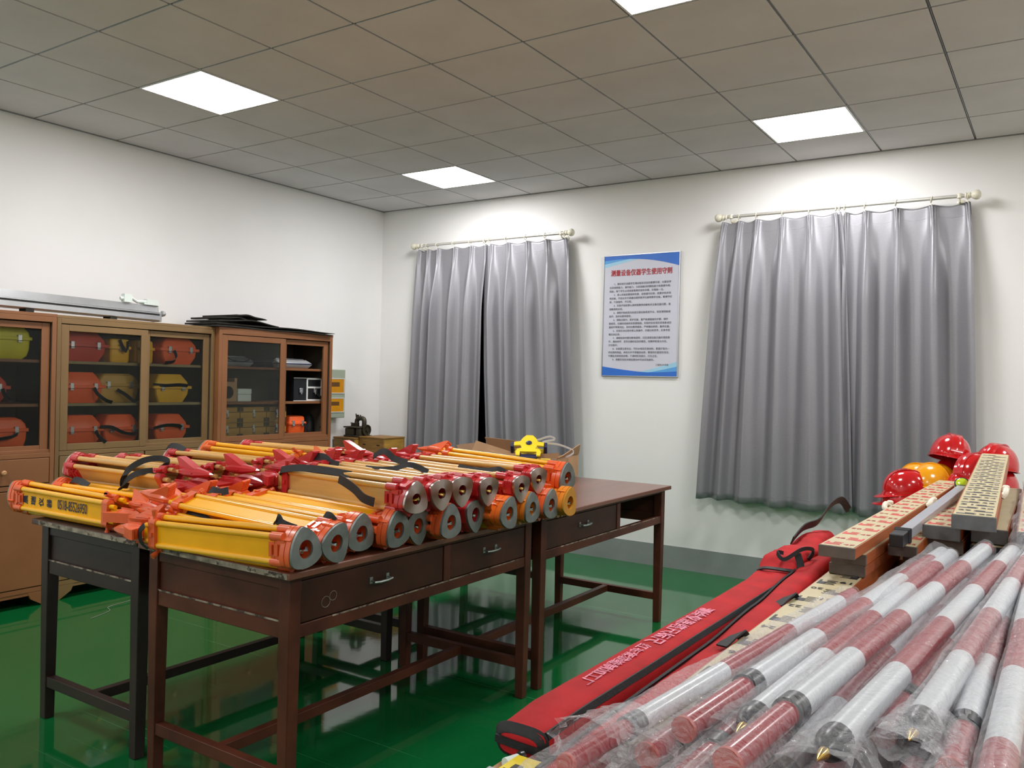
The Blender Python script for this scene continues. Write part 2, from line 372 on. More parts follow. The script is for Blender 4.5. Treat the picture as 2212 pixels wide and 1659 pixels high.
# suspended ceiling: tile faces, a bar between every two tiles, wall angle
GX = [.624+.6*i for i in range(14)]; GY = [-.556-.6*j for j in range(14)]
LIGHTS = [(1.224, -1.156), (4.224, -1.156), (1.224, -3.556), (4.224, -3.556),
          (1.224, -5.956), (7.224, -1.156), (7.224, -3.556), (7.224, -5.956), (1.224, -8.356), (4.224, -8.356)]
b = MB(); ex = [0]+GX+[XR]; ey = [0]+GY+[YF]
lit = {(round(x, 2), round(y, 2)) for x, y in LIGHTS}
for i in range(len(ex)-1):
    for j in range(len(ey)-1):
        if (round(ex[i], 2), round(ey[j+1], 2)) in lit: continue
        g = .007; x0, x1, y0, y1 = ex[i]+g, ex[i+1]-g, ey[j+1]+g, ey[j]-g
        if x1-x0 > .02 and y1-y0 > .02: b.box(x0, x1, y0, y1, H, H+.012)
ceil = struct('ceiling', b, M['tile'])
b = MB()
for x in GX: b.box(x-.003, x+.003, YF, 0, H+.004, H+.02)
for y in GY: b.box(0, XR, y-.003, y+.003, H+.004, H+.02)
struct('ceiling_bars', b, M['tbar'], ceil)
b = MB(); b.box(-.2, XR+.2, YF-.2, .25, H+.02, H+.05); struct('ceiling_deck', b, M['gap'], ceil)
b = MB(); b.box(0, .02, YF, 0, H-.004, H); b.box(0, XR, -.02, 0, H-.004, H); struct('ceiling_wall_angle', b, M['tbar'], ceil)
# LED panels
names = {0: 'square white LED panel near the corner of the two walls', 1: 'square white LED panel above the curtained window by the poster',
         2: 'large square LED panel over the wooden cabinets', 3: 'square LED panel cut by the top edge, middle of the ceiling'}
lname = ['one row back beside the cabinet wall', 'at the far side by the window wall', 'at the far side, second row', 'at the far side, third row', 'last row by the cabinet wall', 'last row over the room middle']
for k, (x, y) in enumerate(LIGHTS):
    t = thing('ceiling_light', names.get(k, 'square LED ceiling panel ' + (lname[k-4] if k >= 4 else '')), 'ceiling light', (x+.3, y+.3, H), 'LED ceiling panels')
    b = MB(); e = .012; q = .006
    b.box(x+q, x+.6-q, y+q, y+q+e, H-.003, H+.015); b.box(x+q, x+.6-q, y+.6-q-e, y+.6-q, H-.003, H+.015)
    b.box(x+q, x+q+e, y+q+e, y+.6-q-e, H-.003, H+.015); b.box(x+.6-q-e, x+.6-q, y+q+e, y+.6-q-e, H-.003, H+.015)
    part('light_frame', b, M['white_metal'], t)
    b = MB(); b.quad((x+q+e, y+q+e, H), (x+q+e, y+.6-q-e, H), (x+.6-q-e, y+.6-q-e, H), (x+.6-q-e, y+q+e, H))
    part('diffuser', b, M['led'], t)

# ------------------------------------------------------------------ curtains and rods
def curtain(pk, x0b, x1b, zt, zb, seed, label, group, back=0, fl=.7, fr=.7):
    """pinch-pleated panel: pk = x of the pleats along the rod, x0b..x1b = width at the foot"""
    rnd = random.Random(seed); nu, nv = 300, 50; n = len(pk)
    x0t, x1t = pk[0]-.012, pk[-1]+.012
    amp = [rnd.uniform(.75, 1.2) for _ in pk]; skew = [rnd.uniform(-1, 1) for _ in pk]; drift = [0]+[rnd.uniform(-.02, .02) for _ in pk[2:]]+[0]
    low = [rnd.random() for _ in pk]
    vs = []
    for j in range(nv+1):
        v = (j/nv)**1.25; z = zt + (zb-zt)*v
        xa = x0t + (x0b-x0t)*v**fl; xb = x1t + (x1b-x1t)*v**fr
        f = min(1, v*3.2); f = f*f*(3-2*f)
        for i in range(nu+1):
            x = x0t+(x1t-x0t)*i/nu
            k = 0
            while k < n-2 and x > pk[k+1]: k += 1
            ph = min(1, max(0, (x-pk[k])/(pk[k+1]-pk[k])))
            ph2 = min(1, max(0, ph + (drift[k+1]*ph - drift[k]*(1-ph))*4*v*ph*(1-ph)*6))
            A = amp[k]*(1-ph)+amp[k+1]*ph; sk = skew[k]*(1-ph)+skew[k+1]*ph
            c = .5+.5*math.cos(2*PI*ph2)
            gap = min(1.25, (pk[k+1]-pk[k])/.2)
            y = (.026*(1-f)*c**(9*gap) + f*(.098*gap*A*c**(1.7-.6*v) + .007*math.sin(4*PI*ph2+seed+k*2)*v*low[k]))
            if v < .10:                      # triple pinch under each hook
                dx = min(abs(x-p) for p in pk); y += .011*math.cos(dx*2*PI/.017)*math.exp(-(dx/.016)**2)*(1-v/.10)
            y += .020*noise.noise((x*2.6, v*1.5, seed*3.3))*(.2+v) + .004*noise.noise((x*14, v*5, seed))*(.3+v)
            xx = xa+(xb-xa)*(x-x0t)/(x1t-x0t) + f*.020*sk*math.sin(2*PI*ph2)*gap
            z2 = z - .016*math.sin(ph*PI)**2*(1-v)**7 + (.008*math.sin(x*7+seed) - .10*y if v > .9 else 0)*(v-.9)*10*(1 if v > .9 else 0)
            vs.append((xx, -.062+back-y, z2))
    n1 = nu+1; fs = [(j*n1+i, j*n1+i+1, (j+1)*n1+i+1, (j+1)*n1+i) for j in range(nv) for i in range(nu)]
    b = MB(); b.add(vs, fs); loc = ((x0t+x1t)/2, -.1, zb)
    o = solo('curtain', b, M['curtain'], label, 'curtain', loc, group, smooth=180)
    so = o.modifiers.new('thick', 'SOLIDIFY'); so.thickness = .003
    def seam(name, j, fr, drop):             # stitched tuck following the cloth
        b = MB(); p0 = [Vector(q) for q in vs[j*n1:(j+1)*n1]]; p1 = [Vector(q) for q in vs[(j+1)*n1:(j+2)*n1]]
        ln = [a_.lerp(c_, fr)+Vector((0, -.005, 0)) for a_, c_ in zip(p0, p1)]
        l2 = [p+Vector((0, .003, -drop)) for p in ln]; l3 = [p+Vector((0, .005, drop)) for p in ln]
        b.add(l3+ln+l2, [(q*n1+i, q*n1+i+1, (q+1)*n1+i+1, (q+1)*n1+i) for q in (0, 1) for i in range(nu)])
        for v in b.v: v -= Vector(loc)
        link(name, b.mesh(name, M['curtain'], 180), o)
    def row(zq):
        for j in range(nv):
            za = zt+(zb-zt)*(j/nv)**1.25; zc = zt+(zb-zt)*((j+1)/nv)**1.25
            if zc <= zq <= za: return j, (za-zq)/(za-zc)
    j, fr = row(zb+.078); seam('hem_seam', j, fr, .003)
    j, fr = row(zt-.085); seam('header_seam', j, fr, .003)
g = 'grey satin curtain panels'
rods = [(.484, 2.338, 2.842, [([.558, .675, .80, 1.003, 1.203, 1.378], .475, 1.368, .0, .7, 1.5), ([1.372, 1.43, 1.618, 1.832, 2.039, 2.242], 1.455, 2.42, .012, 2.4, .7)]),
        (3.621, 5.474, 2.851, [([3.69, 3.817, 3.951, 4.15, 4.348, 4.54, 4.565], 3.53, 4.70, -.012), ([4.60, 4.738, 4.944, 5.171, 5.395], 4.60, 5.50, .02)])]
labs = [['grey curtain panel hanging next to the room corner', 'grey curtain panel between the dark slit and the blue poster'],
        ['grey curtain panel beside the blue poster, hem in full view', 'grey curtain panel behind the red helmets'], ]
rlab = ['cream curtain rod above the window close to the room corner', 'cream curtain rod above the window behind the helmets']
for k, (xa, xb, z, pan) in enumerate(rods):
    hooks = []
    for q, (pk, a2, c2, *bk) in enumerate(pan):
        curtain(pk, a2, c2, z-.036, .62, k*5+q*2+1, labs[k][q], g, *bk); hooks += pk
    t = thing('curtain_rod', rlab[k], 'curtain rod', ((xa+xb)/2, -.1, z), 'cream curtain rods')
    b = MB(); b.tube([(xa+.1, -.1, z), (xb-.1, -.1, z)], .0125, 14); part('rod', b, M['steel_rod'], t)
    R = Matrix.Rotation(PI/2, 4, 'Y')
    for sx, xe in ((-1, xa), (1, xb)):
        b = MB(); prof = [(.012, .10), (.018, .095), (.022, .09), (.016, .082), (.021, .074), (.021, .066), (.015, .06), (.022, .055), (.031, .042), (.034, .028), (.031, .014), (.02, .003), (.004, 0)]
        b.lathe([(r, h) for r, h in prof], 18, Matrix.Translation((xe, -.1, z)) @ Matrix.Rotation(-sx*PI/2, 4, 'Y'))
        part('finial', b, M['cream'], t, smooth=60)
        b = MB(); xx = xe-sx*.13
        b.tube([(xx, -.1, z-.012), (xx, -.09, z-.035), (xx, -.04, z-.04), (xx, 0, z-.03)], .007, 8)
        b.lathe([(.026, 0), (.026, .006), (.012, .012)], 14, Matrix.Translation((xx, 0, z-.03)) @ Matrix.Rotation(PI/2, 4, 'X'))
        b.tube([(xx, -.1, z-.014), (xx, -.1, z+.016)], .017, 12)
        part('rod_bracket', b, M['cream'], t)
    for x in hooks:
        b = MB(); ring = [(x+.004*math.sin(a), -.1+.021*math.cos(a), z-.006+.021*math.sin(a)) for a in [2*PI*i/14 for i in range(15)]]
        b.tube(ring, .0032, 6, caps=False); b.tube([(x, -.1, z-.027), (x, -.1, z-.05)], .0022, 6)
        part('rod_ring', b, M['cream'], t)

# ------------------------------------------------------------------ poster
def poster():
    x0, x1, z0, z1 = 2.600, 3.292, 1.588, 2.620; Wd, Ht = x1-x0, z1-z0
    t = thing('notice_board', 'blue and white printed rules notice with red Chinese heading on the wall', 'poster', (x0, 0, z0))
    b = MB(); b.box(x0, x1, -.010, -.001, z0, z1); part('backing_sheet', b, M['sheet'], t)
    b = MB(); e = .007
    for a in ((x0-e, x1+e, z0-e, z0), (x0-e, x1+e, z1, z1+e), (x0-e, x0, z0, z1), (x1, x1+e, z0, z1)): b.box(a[0], a[1], -.014, 0, a[2], a[3])
    part('poster_frame', b, M['alu'], t)
    def band(fa, fb, u0, u1, mi, dep, bb):
        n = 30; top = []; bot = []
        for i in range(n+1):
            u = u0+(u1-u0)*i/n
            top.append((x0+u*Wd, -.0102-dep, z1-fa(u)*Ht)); bot.append((x0+u*Wd, -.0102-dep, z1-fb(u)*Ht))
        bb.add(top+bot, [(i, i+1, n+1+i+1, n+1+i) for i in range(n)], mi)
    b = MB()
    band(lambda u: 0, lambda u: .015+.085*max(0, 1-u/.75)**1.4, 0, .75, 2, .0002, b)
    band(lambda u: 0, lambda u: .012+.055*max(0, 1-u/.6)**1.2, 0, .6, 1, .0004, b)
    band(lambda u: 0, lambda u: .05 - .02*math.sin(u*PI*.9) + .065*u**2.2 - .012*(1-u), 0, 1, 0, .0006, b)
    part('blue_swoosh', b, [M['blue_d'], M['blue_m'], M['blue_l']], t); b = MB()
    band(lambda u: .985-.105*max(0, (u-.3)/.7)**1.4, lambda u: 1, .3, 1, 2, .0002, b)
    band(lambda u: .985-.065*max(0, (u-.45)/.55)**1.3, lambda u: 1, .45, 1, 1, .0004, b)
    band(lambda u: .925+.05*math.sin(min(1, u*1.05)*PI*.55) - .02*max(0, u-.6)*2.0, lambda u: 1, 0, 1, 0, .0006, b)
    part('blue_swoosh', b, [M['blue_d'], M['blue_m'], M['blue_l']], t)
    def at(u, v): return frame(((x0+u*Wd)-ROOT[t.name].x, -.0115, (z1-v*Ht)-ROOT[t.name].z), (1, 0, 0), (0, 0, 1))
    lettering('heading_text', '测量设备仪器学生使用守则', M['ink_title'], t, at(.095, .165), size_w=.815*Wd, smear=.045, yscale=1.2)
    I = '\u3000\u3000'
    body = '\n'.join([I+'1、做实验实训是学生理论联系实际的重要手段，对提高学', '生的观察能力、操作能力、分析和解决问题的能力有重要作用。', '因此，每个学生必须高度重视实验实训课，珍惜每一次。',
        I+'2、进入实验室要保持安静，自觉遵守纪律，按要求有序领', '用设备，不经允许不得擅自摆弄教学仪器等教学设备。要遵守纪', '律，不准喧哗、不打闹。',
        I+'3、实验开始前要认真听取教师讲解有关设备仪器问题，看', '清教师的示范。', I+'4、课程开始前首先检查仪器设备是否齐全，如发现短缺或', '损坏，及时向教师报告。',
        I+'5、课程过程中，爱护仪器，要严格遵循操作步骤，操作', '要规范，仪器的连接和安装要稳固。实验时如发现异常现象或仪', '器损坏等情况后，及时向教师报告，严禁擅自拆卸，搬弄仪器。',
        I+'6、实验实训过程中要认真操作，仔细分析思考，实事求是', '做实训记录。', I+'7、课程结束时要切断电源等，归还清理设备仪器并摆放整', '齐，遇有损坏、丢失仪器时应及时报告。经教师检查允许后，', '方可离开。',
        I+'8、实验要注意安全，节约水电及实验材料，要爱护室内一', '切设施和用品，未经允许不得擅自动用，要保持仪器室的清洁，', '不要乱扔碎纸和杂物，下课时轮流值日，打扫卫生。', I+'9、测量实验实训课后要及时写出实验报告。'])
    lettering('rules_text', body, M['ink_grey'], t, at(.08, .243), size_w=.835*Wd, spacing=1.50, yscale=1.0, smear=.012)
    lettering('signature_text', '工程技术学院', M['ink_grey'], t, at(.72, .915), size_w=.17*Wd)
poster()
# ------------------------------------------------------------------ switchboard on the cabinet wall
t = thing('switchboard', 'pale green electric switchboard with two amber windows on the wall', 'switchboard', (.06, -.78, 1.125))
b = MB(); b.box(0, .12, -.95, -.62, 1.125, 1.592); part('box_body', b, M['e_green'], t, bevel=.006)
for z0, z1, zz in ((1.368, 1.5, 0), (1.186, 1.312, 1)):
    b = MB(); b.box(.12, .126, -.915, -.643, z0-.008, z0); b.box(.12, .126, -.915, -.643, z1, z1+.008); b.box(.12, .126, -.923, -.915, z0-.008, z1+.008); b.box(.12, .126, -.643, -.635, z0-.008, z1+.008)
    fr = part('window_rim', b, M['white_metal'], t)
    b = MB(); b.box(.1195, .123, -.915, -.643, z0, z1); am = part('amber_cover', b, M['e_amber'], t)
    b = MB(); b.box(.123, .1245, -.88, -.70, z0+.06, z1-.03); part('switch_row', b, M['e_brown'], t, am)

# ------------------------------------------------------------------ cabinets along the left wall
def cabinet(X, y0, y1, matn, label, split, closed, ztop=1.885):
    """front plane at X; split = y of the meeting of the two upper doors; closed = which of the two doors keep their pane"""
    t = thing('display_cabinet', label, 'cabinet', (X/2, (y0+y1)/2, 0), 'wooden display cabinets')
    th = .022; mm = M[matn]
    b = MB()
    b.box(.012, X-.01, y0, y0+th, .09, ztop-.02); b.box(.012, X-.01, y1-th, y1, .09, ztop-.02)      # sides
    b.box(.01, X, y0-.004, y1+.004, ztop-.02, ztop)                                               # top board
    b.box(.012, X-.01, y0+th, y1-th, .985, 1.005); b.box(.012, X-.01, y0+th, y1-th, .765, .78); b.box(.012, X-.01, y0+th, y1-th, .10, .12)
    b.box(.012, .02, y0+th, y1-th, .12, ztop-.02)                                                   # back
    f = .028                                                                                      # face frame
    b.box(X-.012, X, y0, y0+f, .10, ztop-.02); b.box(X-.012, X, y1-f, y1, .10, ztop-.02)
    b.box(X-.012, X, y0+f, y1-f, ztop-.055, ztop-.02); b.box(X-.012, X, y0+f, y1-f, .955, .985); b.box(X-.012, X, y0+f, y1-f, .755, .785); b.box(X-.012, X, y0+f, y1-f, .095, .125)
    part('carcass', b, mm, t, bevel=.002)
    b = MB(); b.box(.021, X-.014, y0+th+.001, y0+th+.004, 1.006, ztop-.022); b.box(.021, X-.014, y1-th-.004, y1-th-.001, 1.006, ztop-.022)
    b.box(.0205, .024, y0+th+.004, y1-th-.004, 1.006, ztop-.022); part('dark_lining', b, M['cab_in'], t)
    for zz in (1.300, 1.585):
        b = MB(); b.box(.026, X-.055, y0+th+.005, y1-th-.005, zz-.02, zz); part('shelf', b, M['shelf'] if matn == 'cab_ochre' else mm, t, bevel=.002)
    st = .052; z0, z1 = .988, ztop-.06
    for k, (a, c) in enumerate(((y0+f+.003, split+.012), (split-.012, y1-f-.003))):
        x1 = X-.004 if k == 0 else X-.024; x0 = x1-.02
        b = MB()
        b.box(x0, x1, a, a+st, z0, z1); b.box(x0, x1, c-st, c, z0, z1); b.box(x0, x1, a+st, c-st, z1-st+.01, z1); b.box(x0, x1, a+st, c-st, z0, z0+st-.008)
        d = part('sliding_door', b, mm, t, bevel=.002)
        if closed[k]:
            b = MB(); b.box(x0+.008, x0+.011, a+st-.004, c-st+.004, z0+st-.012, z1-st+.014); part('glass_pane', b, M['pane'], t, d)
    half = split
    for a, c in ((y0+f+.004, half-.006), (half+.006, y1-f-.004)):
        b = MB(); b.box(X-.02, X+.003, a, c, .79, .952); d = part('drawer_front', b, mm, t, bevel=.003)
        b = MB(); yc = (a+c)/2; b.lathe([(.007, 0), (.006, .012), (.015, .018), (.016, .024), (.009, .03)], 12, Matrix.Translation((X+.003, yc, .875)) @ Matrix.Rotation(PI/2, 4, 'Y'))
        part('drawer_knob', b, M['tan_wood'], t, d)
        b = MB(); b.box(X-.02, X+.003, a, c, .13, .75); d = part('lower_door', b, mm, t, bevel=.003)
        b = MB(); b.lathe([(.007, 0), (.006, .012), (.013, .018), (.008, .027)], 12, Matrix.Translation((X+.003, c-.04 if a < half-.1 else a+.04, .45)) @ Matrix.Rotation(PI/2, 4, 'Y'))
        part('door_knob', b, M['tan_wood'], t, d)
    b = MB()                                                                                     # bracket feet with a scalloped apron
    for s, yy in ((1, y0), (-1, y1)):
        poly = [(0, 0), (.05, 0), (.13, .05), (.15, .098), (0, .098)]
        b.loft([[(x, yy+s*p, z) for p, z in poly] for x in (X-.02, X-.001)]); b.box(.02, .06, yy+s*.002, yy+s*.05, 0, .098)
    b.box(X-.018, X-.003, y0+.14, y1-.14, .075, .10)
    part('bracket_feet', b, mm, t)
    return t
cabinet(.48, -4.835, -3.618, 'cab_red', 'brown painted glass cabinet cut off by the picture edge, holding a lemon case', -4.23, (1, 1))
cabinet(.45, -3.600, -2.379, 'cab_ochre', 'ochre painted glass cabinet in the middle, full of orange and yellow cases', -2.955, (1, 1), 1.884)
cabinet(.50, -2.374, -1.172, 'cab_red', 'brown glass cabinet beside the switchboard, one door without its pane', -1.72, (1, 0), 1.888)

# instrument cases on the shelves
def case(x, yc, z, wd, h, dp, col, label, style='hull', strap=None, grp='instrument cases in the glass cabinets', name='instrument_case', catch='alu'):
    """moulded carrying case: tapered tub, rim flange, tapered lid; the long side faces +x"""
    t = thing(name, label, 'instrument case', (x, yc, z), grp)
    def ring(zz, k, kd=None, r=.02):
        a, c = wd/2*k, dp/2*(kd or k); p = []
        for sx, sy, a0 in ((1, 1, 0), (-1, 1, 90), (-1, -1, 180), (1, -1, 270)):
            for q in range(4):
                an = math.radians(a0+q*30); p.append((x+sx*(c-r)+r*math.cos(an), yc+sy*(a-r)+r*math.sin(an), z+zz))
        return p
    fh = h*(.52 if style == 'hull' else .6)
    b = MB()
    if style == 'hull': b.loft([ring(0, .66, .8), ring(.006, .68, .82), ring(fh*.55, .86, .93), ring(fh, .9, .95)])
    elif style == 'tank': b.loft([ring(0, .75, .8), ring(h*.1, .88, .9), ring(h*.3, .95, .95), ring(fh, .97, .96)])
    else: b.loft([ring(0, .84, .84), ring(.012, .9, .9), ring(fh, .92, .92)])
    part('tub', b, M[col], t, smooth=28)
    b = MB()
    if style == 'hull': b.loft([ring(fh+.012, .9, .95), ring(fh+h*.2, .86, .9), ring(h-.006, .62, .7), ring(h, .58, .66)])
    elif style == 'tank': b.loft([ring(fh+.012, .97, .96), ring(h*.8, .93, .93), ring(h*.93, .8, .85), ring(h, .62, .7)])
    else: b.loft([ring(fh+.01, .92, .92), ring(h*.9, .9, .9), ring(h*.97, .84, .84), ring(h, .7, .7)])
    part('lid', b, M[col], t, smooth=28)
    b = MB(); b.loft([ring(fh-.008, 1.03, 1.06), ring(fh+.014, 1.03, 1.06)]); part('rim_flange', b, M[col], t, bevel=.003)
    for s in ((-.27, .27) if wd > .19 else (0,)):
        b = MB(); xf = x+dp/2*1.0; b.box(xf-.004, xf+.008, yc+s*wd-.012, yc+s*wd+.012, z+fh-.022, z+fh+.026); b.tube([(xf+.01, yc+s*wd-.012, z+fh-.012), (xf+.01, yc+s*wd+.012, z+fh-.012)], .004, 6)
        part('latch', b, M[catch], t, bevel=.001)
    if strap:
        pts = [(x+dp/2*1.04+.004+dx, yc+s*wd, z+q*h) for s, q, dx in strap]
        b = MB(); b.ribbon(smooth_pts(pts), .024, .004, (.5, .2, 1)); part('shoulder_strap', b, M['webbing'], t, smooth=60)
    return t
def smooth_pts(P, n=6):
    P = [Vector(p) for p in P]; o = []
    for k in range(len(P)-1):
        p0, p1, p2, p3 = P[max(k-1, 0)], P[k], P[k+1], P[min(k+2, len(P)-1)]
        for i in range(n):
            s = i/n; o.append(.5*((2*p1)+(p2-p0)*s+(2*p0-5*p1+4*p2-p3)*s*s+(3*p1-p0-3*p2+p3)*s**3))
    o.append(P[-1]); return o
B0, B1, B2 = 1.0055, 1.3005, 1.5855
SD = [(-.26, .5, .01), (-.3, .3, .02), (-.18, .08, .03), (.05, .02, .04)]
S2 = [(.3, .5, .01), (.33, .3, .02), (.42, .1, .03)]
case(.28, -3.895, B2, .34, .215, .21, 'case_lime', 'rounded lemon yellow case on the top shelf of the brown cabinet', 'tank')
case(.28, -4.0, B1, .30, .19, .21, 'case_red', 'brick red case end showing on the middle shelf of the brown cabinet', strap=S2)
case(.30, -3.91, B0, .33, .205, .21, 'case_orange', 'orange case on the bottom shelf of the brown cabinet', 'tank', [(.27, .5, .01), (.1, .42, .03), (-.2, .35, .03), (-.4, .3, .02)])
case(.28, -3.37, B2, .34, .205, .21, 'case_red', 'dull red case behind glass on top shelf beside small yellow case')
case(.28, -3.10, B2, .165, .17, .17, 'case_yellow', 'small yellow box case with black strap behind the glass, top shelf', 'box', [(-.1, .95, .0), (0, .6, .02), (.18, .5, .02), (.25, .9, .005)])
case(.26, -2.90, B2, .165, .17, .17, 'case_yellow', 'small yellow case half hidden by the cabinet door stile', 'box')
case(.28, -2.635, B2, .335, .205, .21, 'case_orange', 'orange red case with two buckles, top shelf end by brown cabinet', strap=[(-.2, .5, .01), (-.18, .3, .03), (-.25, .1, .03), (-.45, .05, .03)])
case(.29, -3.385, B1, .31, .21, .22, 'case_orange', 'bright orange case with straps on middle shelf beside ochre case', strap=[(.2, .5, .01), (.25, .3, .03), (.4, .1, .05), (.55, .03, .05)])
case(.25, -3.095, B1, .31, .205, .20, 'case_ochre', 'dusty ochre case in the centre of the middle shelf', 'tank', [(-.1, .45, .01), (.05, .3, .03), (.2, .12, .04), (.3, .03, .05)])
case(.29, -2.70, B1, .32, .21, .22, 'case_yellow', 'mustard yellow case with black band around its lid', strap=[(-.5, .62, -.02), (-.25, .6, .01), (.1, .63, .015), (.35, .6, .01)])
case(.29, -3.38, B0, .30, .21, .22, 'case_orange', 'orange case on ochre cabinet floor, first from the stile', strap=[(.25, .5, .01), (.3, .3, .03), (.42, .12, .05)])
case(.28, -3.09, B0, .31, .21, .22, 'case_orange', 'orange case wrapped by a long crossing black strap', strap=[(-.6, .62, .02), (-.35, .6, .03), (-.05, .4, .035), (.25, .35, .03), (.32, .5, .01)])
case(.29, -2.705, B0, .31, .205, .22, 'case_orange', 'orange case on ochre cabinet floor behind single narrow door', strap=[(-.5, .52, .0), (-.2, .62, .015), (.1, .6, .02), (.22, .52, .01)])
case(.30, -1.46, B0, .20, .165, .18, 'case_orange', 'vivid orange box case in the open bay of the brown cabinet', 'box', [(.28, .6, .01), (.33, .4, .02), (.3, .1, .02), (.32, .02, .03)])
# flat silver scales on the top shelf of the third cabinet
for yc, L, wd, lb in ((-2.13, .32, .26, 'flat grey balance with black cable on cabinet top shelf'), (-1.56, .44, .28, 'flat white and grey electronic balance reaching behind the open bay')):
    t = thing('bench_scale', lb, 'scale', (.28, yc, B2), 'flat scales on the top shelf')
    b = MB(); b.loft([[(.28+sx*wd/2*k, yc+sy*L/2*k, B2+h) for sx, sy in ((1, 1), (-1, 1), (-1, -1), (1, -1))] for k, h in ((.86, 0), (1, .03), (1, .045), (.82, .072), (.8, .075))])
    part('scale_body', b, M['alu_dull'], t, bevel=.004)
    b = MB(); b.loft([[(.28+sx*wd/2*k, yc+sy*L/2*k, B2+h) for sx, sy in ((1, 1), (-1, 1), (-1, -1), (1, -1))] for k, h in ((1.004, .034), (1.004, .043))]); part('blue_rim', b, M['reel_navy'], t)
    b = MB(); b.box(.28-wd*.36, .28+wd*.36, yc-L*.36, yc+L*.36, B2+.0755, B2+.083); part('weighing_pan', b, M['alu'], t, bevel=.003)
    if yc < -2:
        b = MB(); b.tube(smooth_pts([(.42, -2.26, B2+.085), (.43, -2.2, B2+.05), (.44, -2.1, B2+.04), (.43, -2.03, B2+.06), (.36, -2.02, B2+.088)]), .004, 6); part('cable', b, M['webbing'], t)
# carton and foam block
t = thing('small_carton', 'brown carton with a round hole on the cabinet middle shelf', 'box', (.3, -2.2, B1))
b = MB(); b.box(.22, .38, -2.28, -2.105, B1, B1+.16); part('carton_body', b, M['card'], t, bevel=.003)
b = MB(); b.lathe([(.05, 0), (.05, .002)], 24, Matrix.Translation((.3805, -2.19, B1+.075)) @ Matrix.Rotation(PI/2, 4, 'Y')); part('round_opening', b, M['black_int'], t)
b = MB(); b.box(.3, .38, -2.13, -2.105, B1+.16, B1+.19, T=None); part('torn_flap', b, M['card'], t)
t = thing('foam_box', 'white foam box beside the brown carton on the shelf', 'box', (.3, -2.03, B1))
b = MB(); b.box(.24, .385, -2.098, -1.962, B1, B1+.058); part('foam_base', b, M['foam'], t, bevel=.006)
b = MB(); b.box(.24, .386, -2.099, -1.961, B1+.059, B1+.105); part('foam_lid', b, M['foam'], t, bevel=.006)
# aluminium edged equipment case
t = thing('flight_case', 'black equipment case with silver edges on the open middle shelf', 'case', (.25, -1.35, B1))
y0, y1, x0, x1, z0, z1 = -1.52, -1.185, .12, .395, B1, B1+.205
b = MB(); b.box(x0+.004, x1-.004, y0+.004, y1-.004, z0+.004, z1-.004); part('case_panels', b, M['black_plastic'], t)
b = MB(); e = .016; ym = -1.372
for ya in (ym, y1-e): b.box(x1-e, x1, ya, ya+e, z0, z1)
for za in (z0, z1-e, (z0+z1)/2+.01): b.box(x1-e, x1+.001, ym, y1, za, za+e)
b.box(x0, x1-e, y1-e, y1, z1-e, z1); b.box(x0, x1-e, y1-e, y1, z0, z0+e); b.box(x1-.006, x1-.001, y0, ym, z0, z0+.006); b.box(x1-.006, x1-.001, y0, ym, z1-.006, z1)
part('edge_trim', b, M['white_metal'], t, bevel=.002)
for yc in (-1.275, -1.44):
    b = MB(); b.box(x1, x1+.01, yc-.018, yc+.018, z0+.075, z0+.115); b.box(x1+.01, x1+.014, yc-.008, yc+.008, z0+.06, z0+.1); part('catch', b, M['alu'], t, bevel=.002)
b = MB(); b.ribbon(smooth_pts([(.40, -1.26, 1.37), (.42, -1.22, 1.33), (.435, -1.2, 1.29), (.44, -1.19, 1.2), (.44, -1.2, 1.12), (.43, -1.235, 1.06)]), .02, .003, (.3, 1, 0)); part('shoulder_strap', b, M['webbing'], t)
# black pouch on the floor of the open bay
b = MB(); b.loft([[(.28+.07*k*math.cos(a), -1.26+.055*k*math.sin(a)+q, B0+h) for a in [2*PI*i/14 for i in range(14)]] for k, h, q in ((.9, 0, 0), (1.05, .03, 0), (.95, .09, .01), (.7, .15, .015), (.3, .18, .02))])
solo('pouch', b, M['webbing'], 'slumped black pouch beside the vivid orange case', 'pouch', (.28, -1.26, B0), smooth=80)
# wooden instrument boxes, two courses
def wbox(y0, y1, z0, z1, lb):
    t = thing('wooden_box', lb, 'wooden box', (.26, (y0+y1)/2, z0), 'wooden boxes behind the glass')
    b = MB(); b.box(.13, .40, y0+.002, y1-.002, z0, z1); part('box_body', b, M['crate_bright'], t, bevel=.002)
    b = MB(); zl = z0+(z1-z0)*.68; b.box(.4, .4015, y0+.002, y1-.002, zl-.002, zl+.002); part('lid_joint', b, M['black_int'], t)
    for ye in (y0+.016, y1-.016):
        b = MB(); b.box(.4, .4025, ye-.012, ye+.012, z1-.035, z1-.002); b.box(.4, .4025, ye-.012, ye+.012, z0+.002, z0+.035); part('corner_plate', b, M['iron'], t)
    b = MB(); yc = (y0+y1)/2; b.box(.4, .405, yc-.010, yc+.010, zl-.035, zl+.018); b.box(.405, .412, yc-.006, yc+.006, zl-.03, zl-.008); b.tube([(.408, yc-.012, zl-.045), (.408, yc+.012, zl-.045)], .004, 6); part('hasp', b, M['alu'], t)
k = 0
pos = ['lower course next to the sliding door edge', 'lower course centre', 'lower course next to the open bay', 'upper course next to the sliding door edge', 'upper course centre', 'upper course next to the open bay']
for z0, z1 in ((B0, B0+.125), (B0+.126, B0+.25)):
    for y0, y1 in ((-2.335, -2.085), (-2.083, -1.815), (-1.813, -1.60)):
        wbox(y0, y1, z0, z1, 'wooden instrument box with steel hasp, ' + pos[k]); k += 1

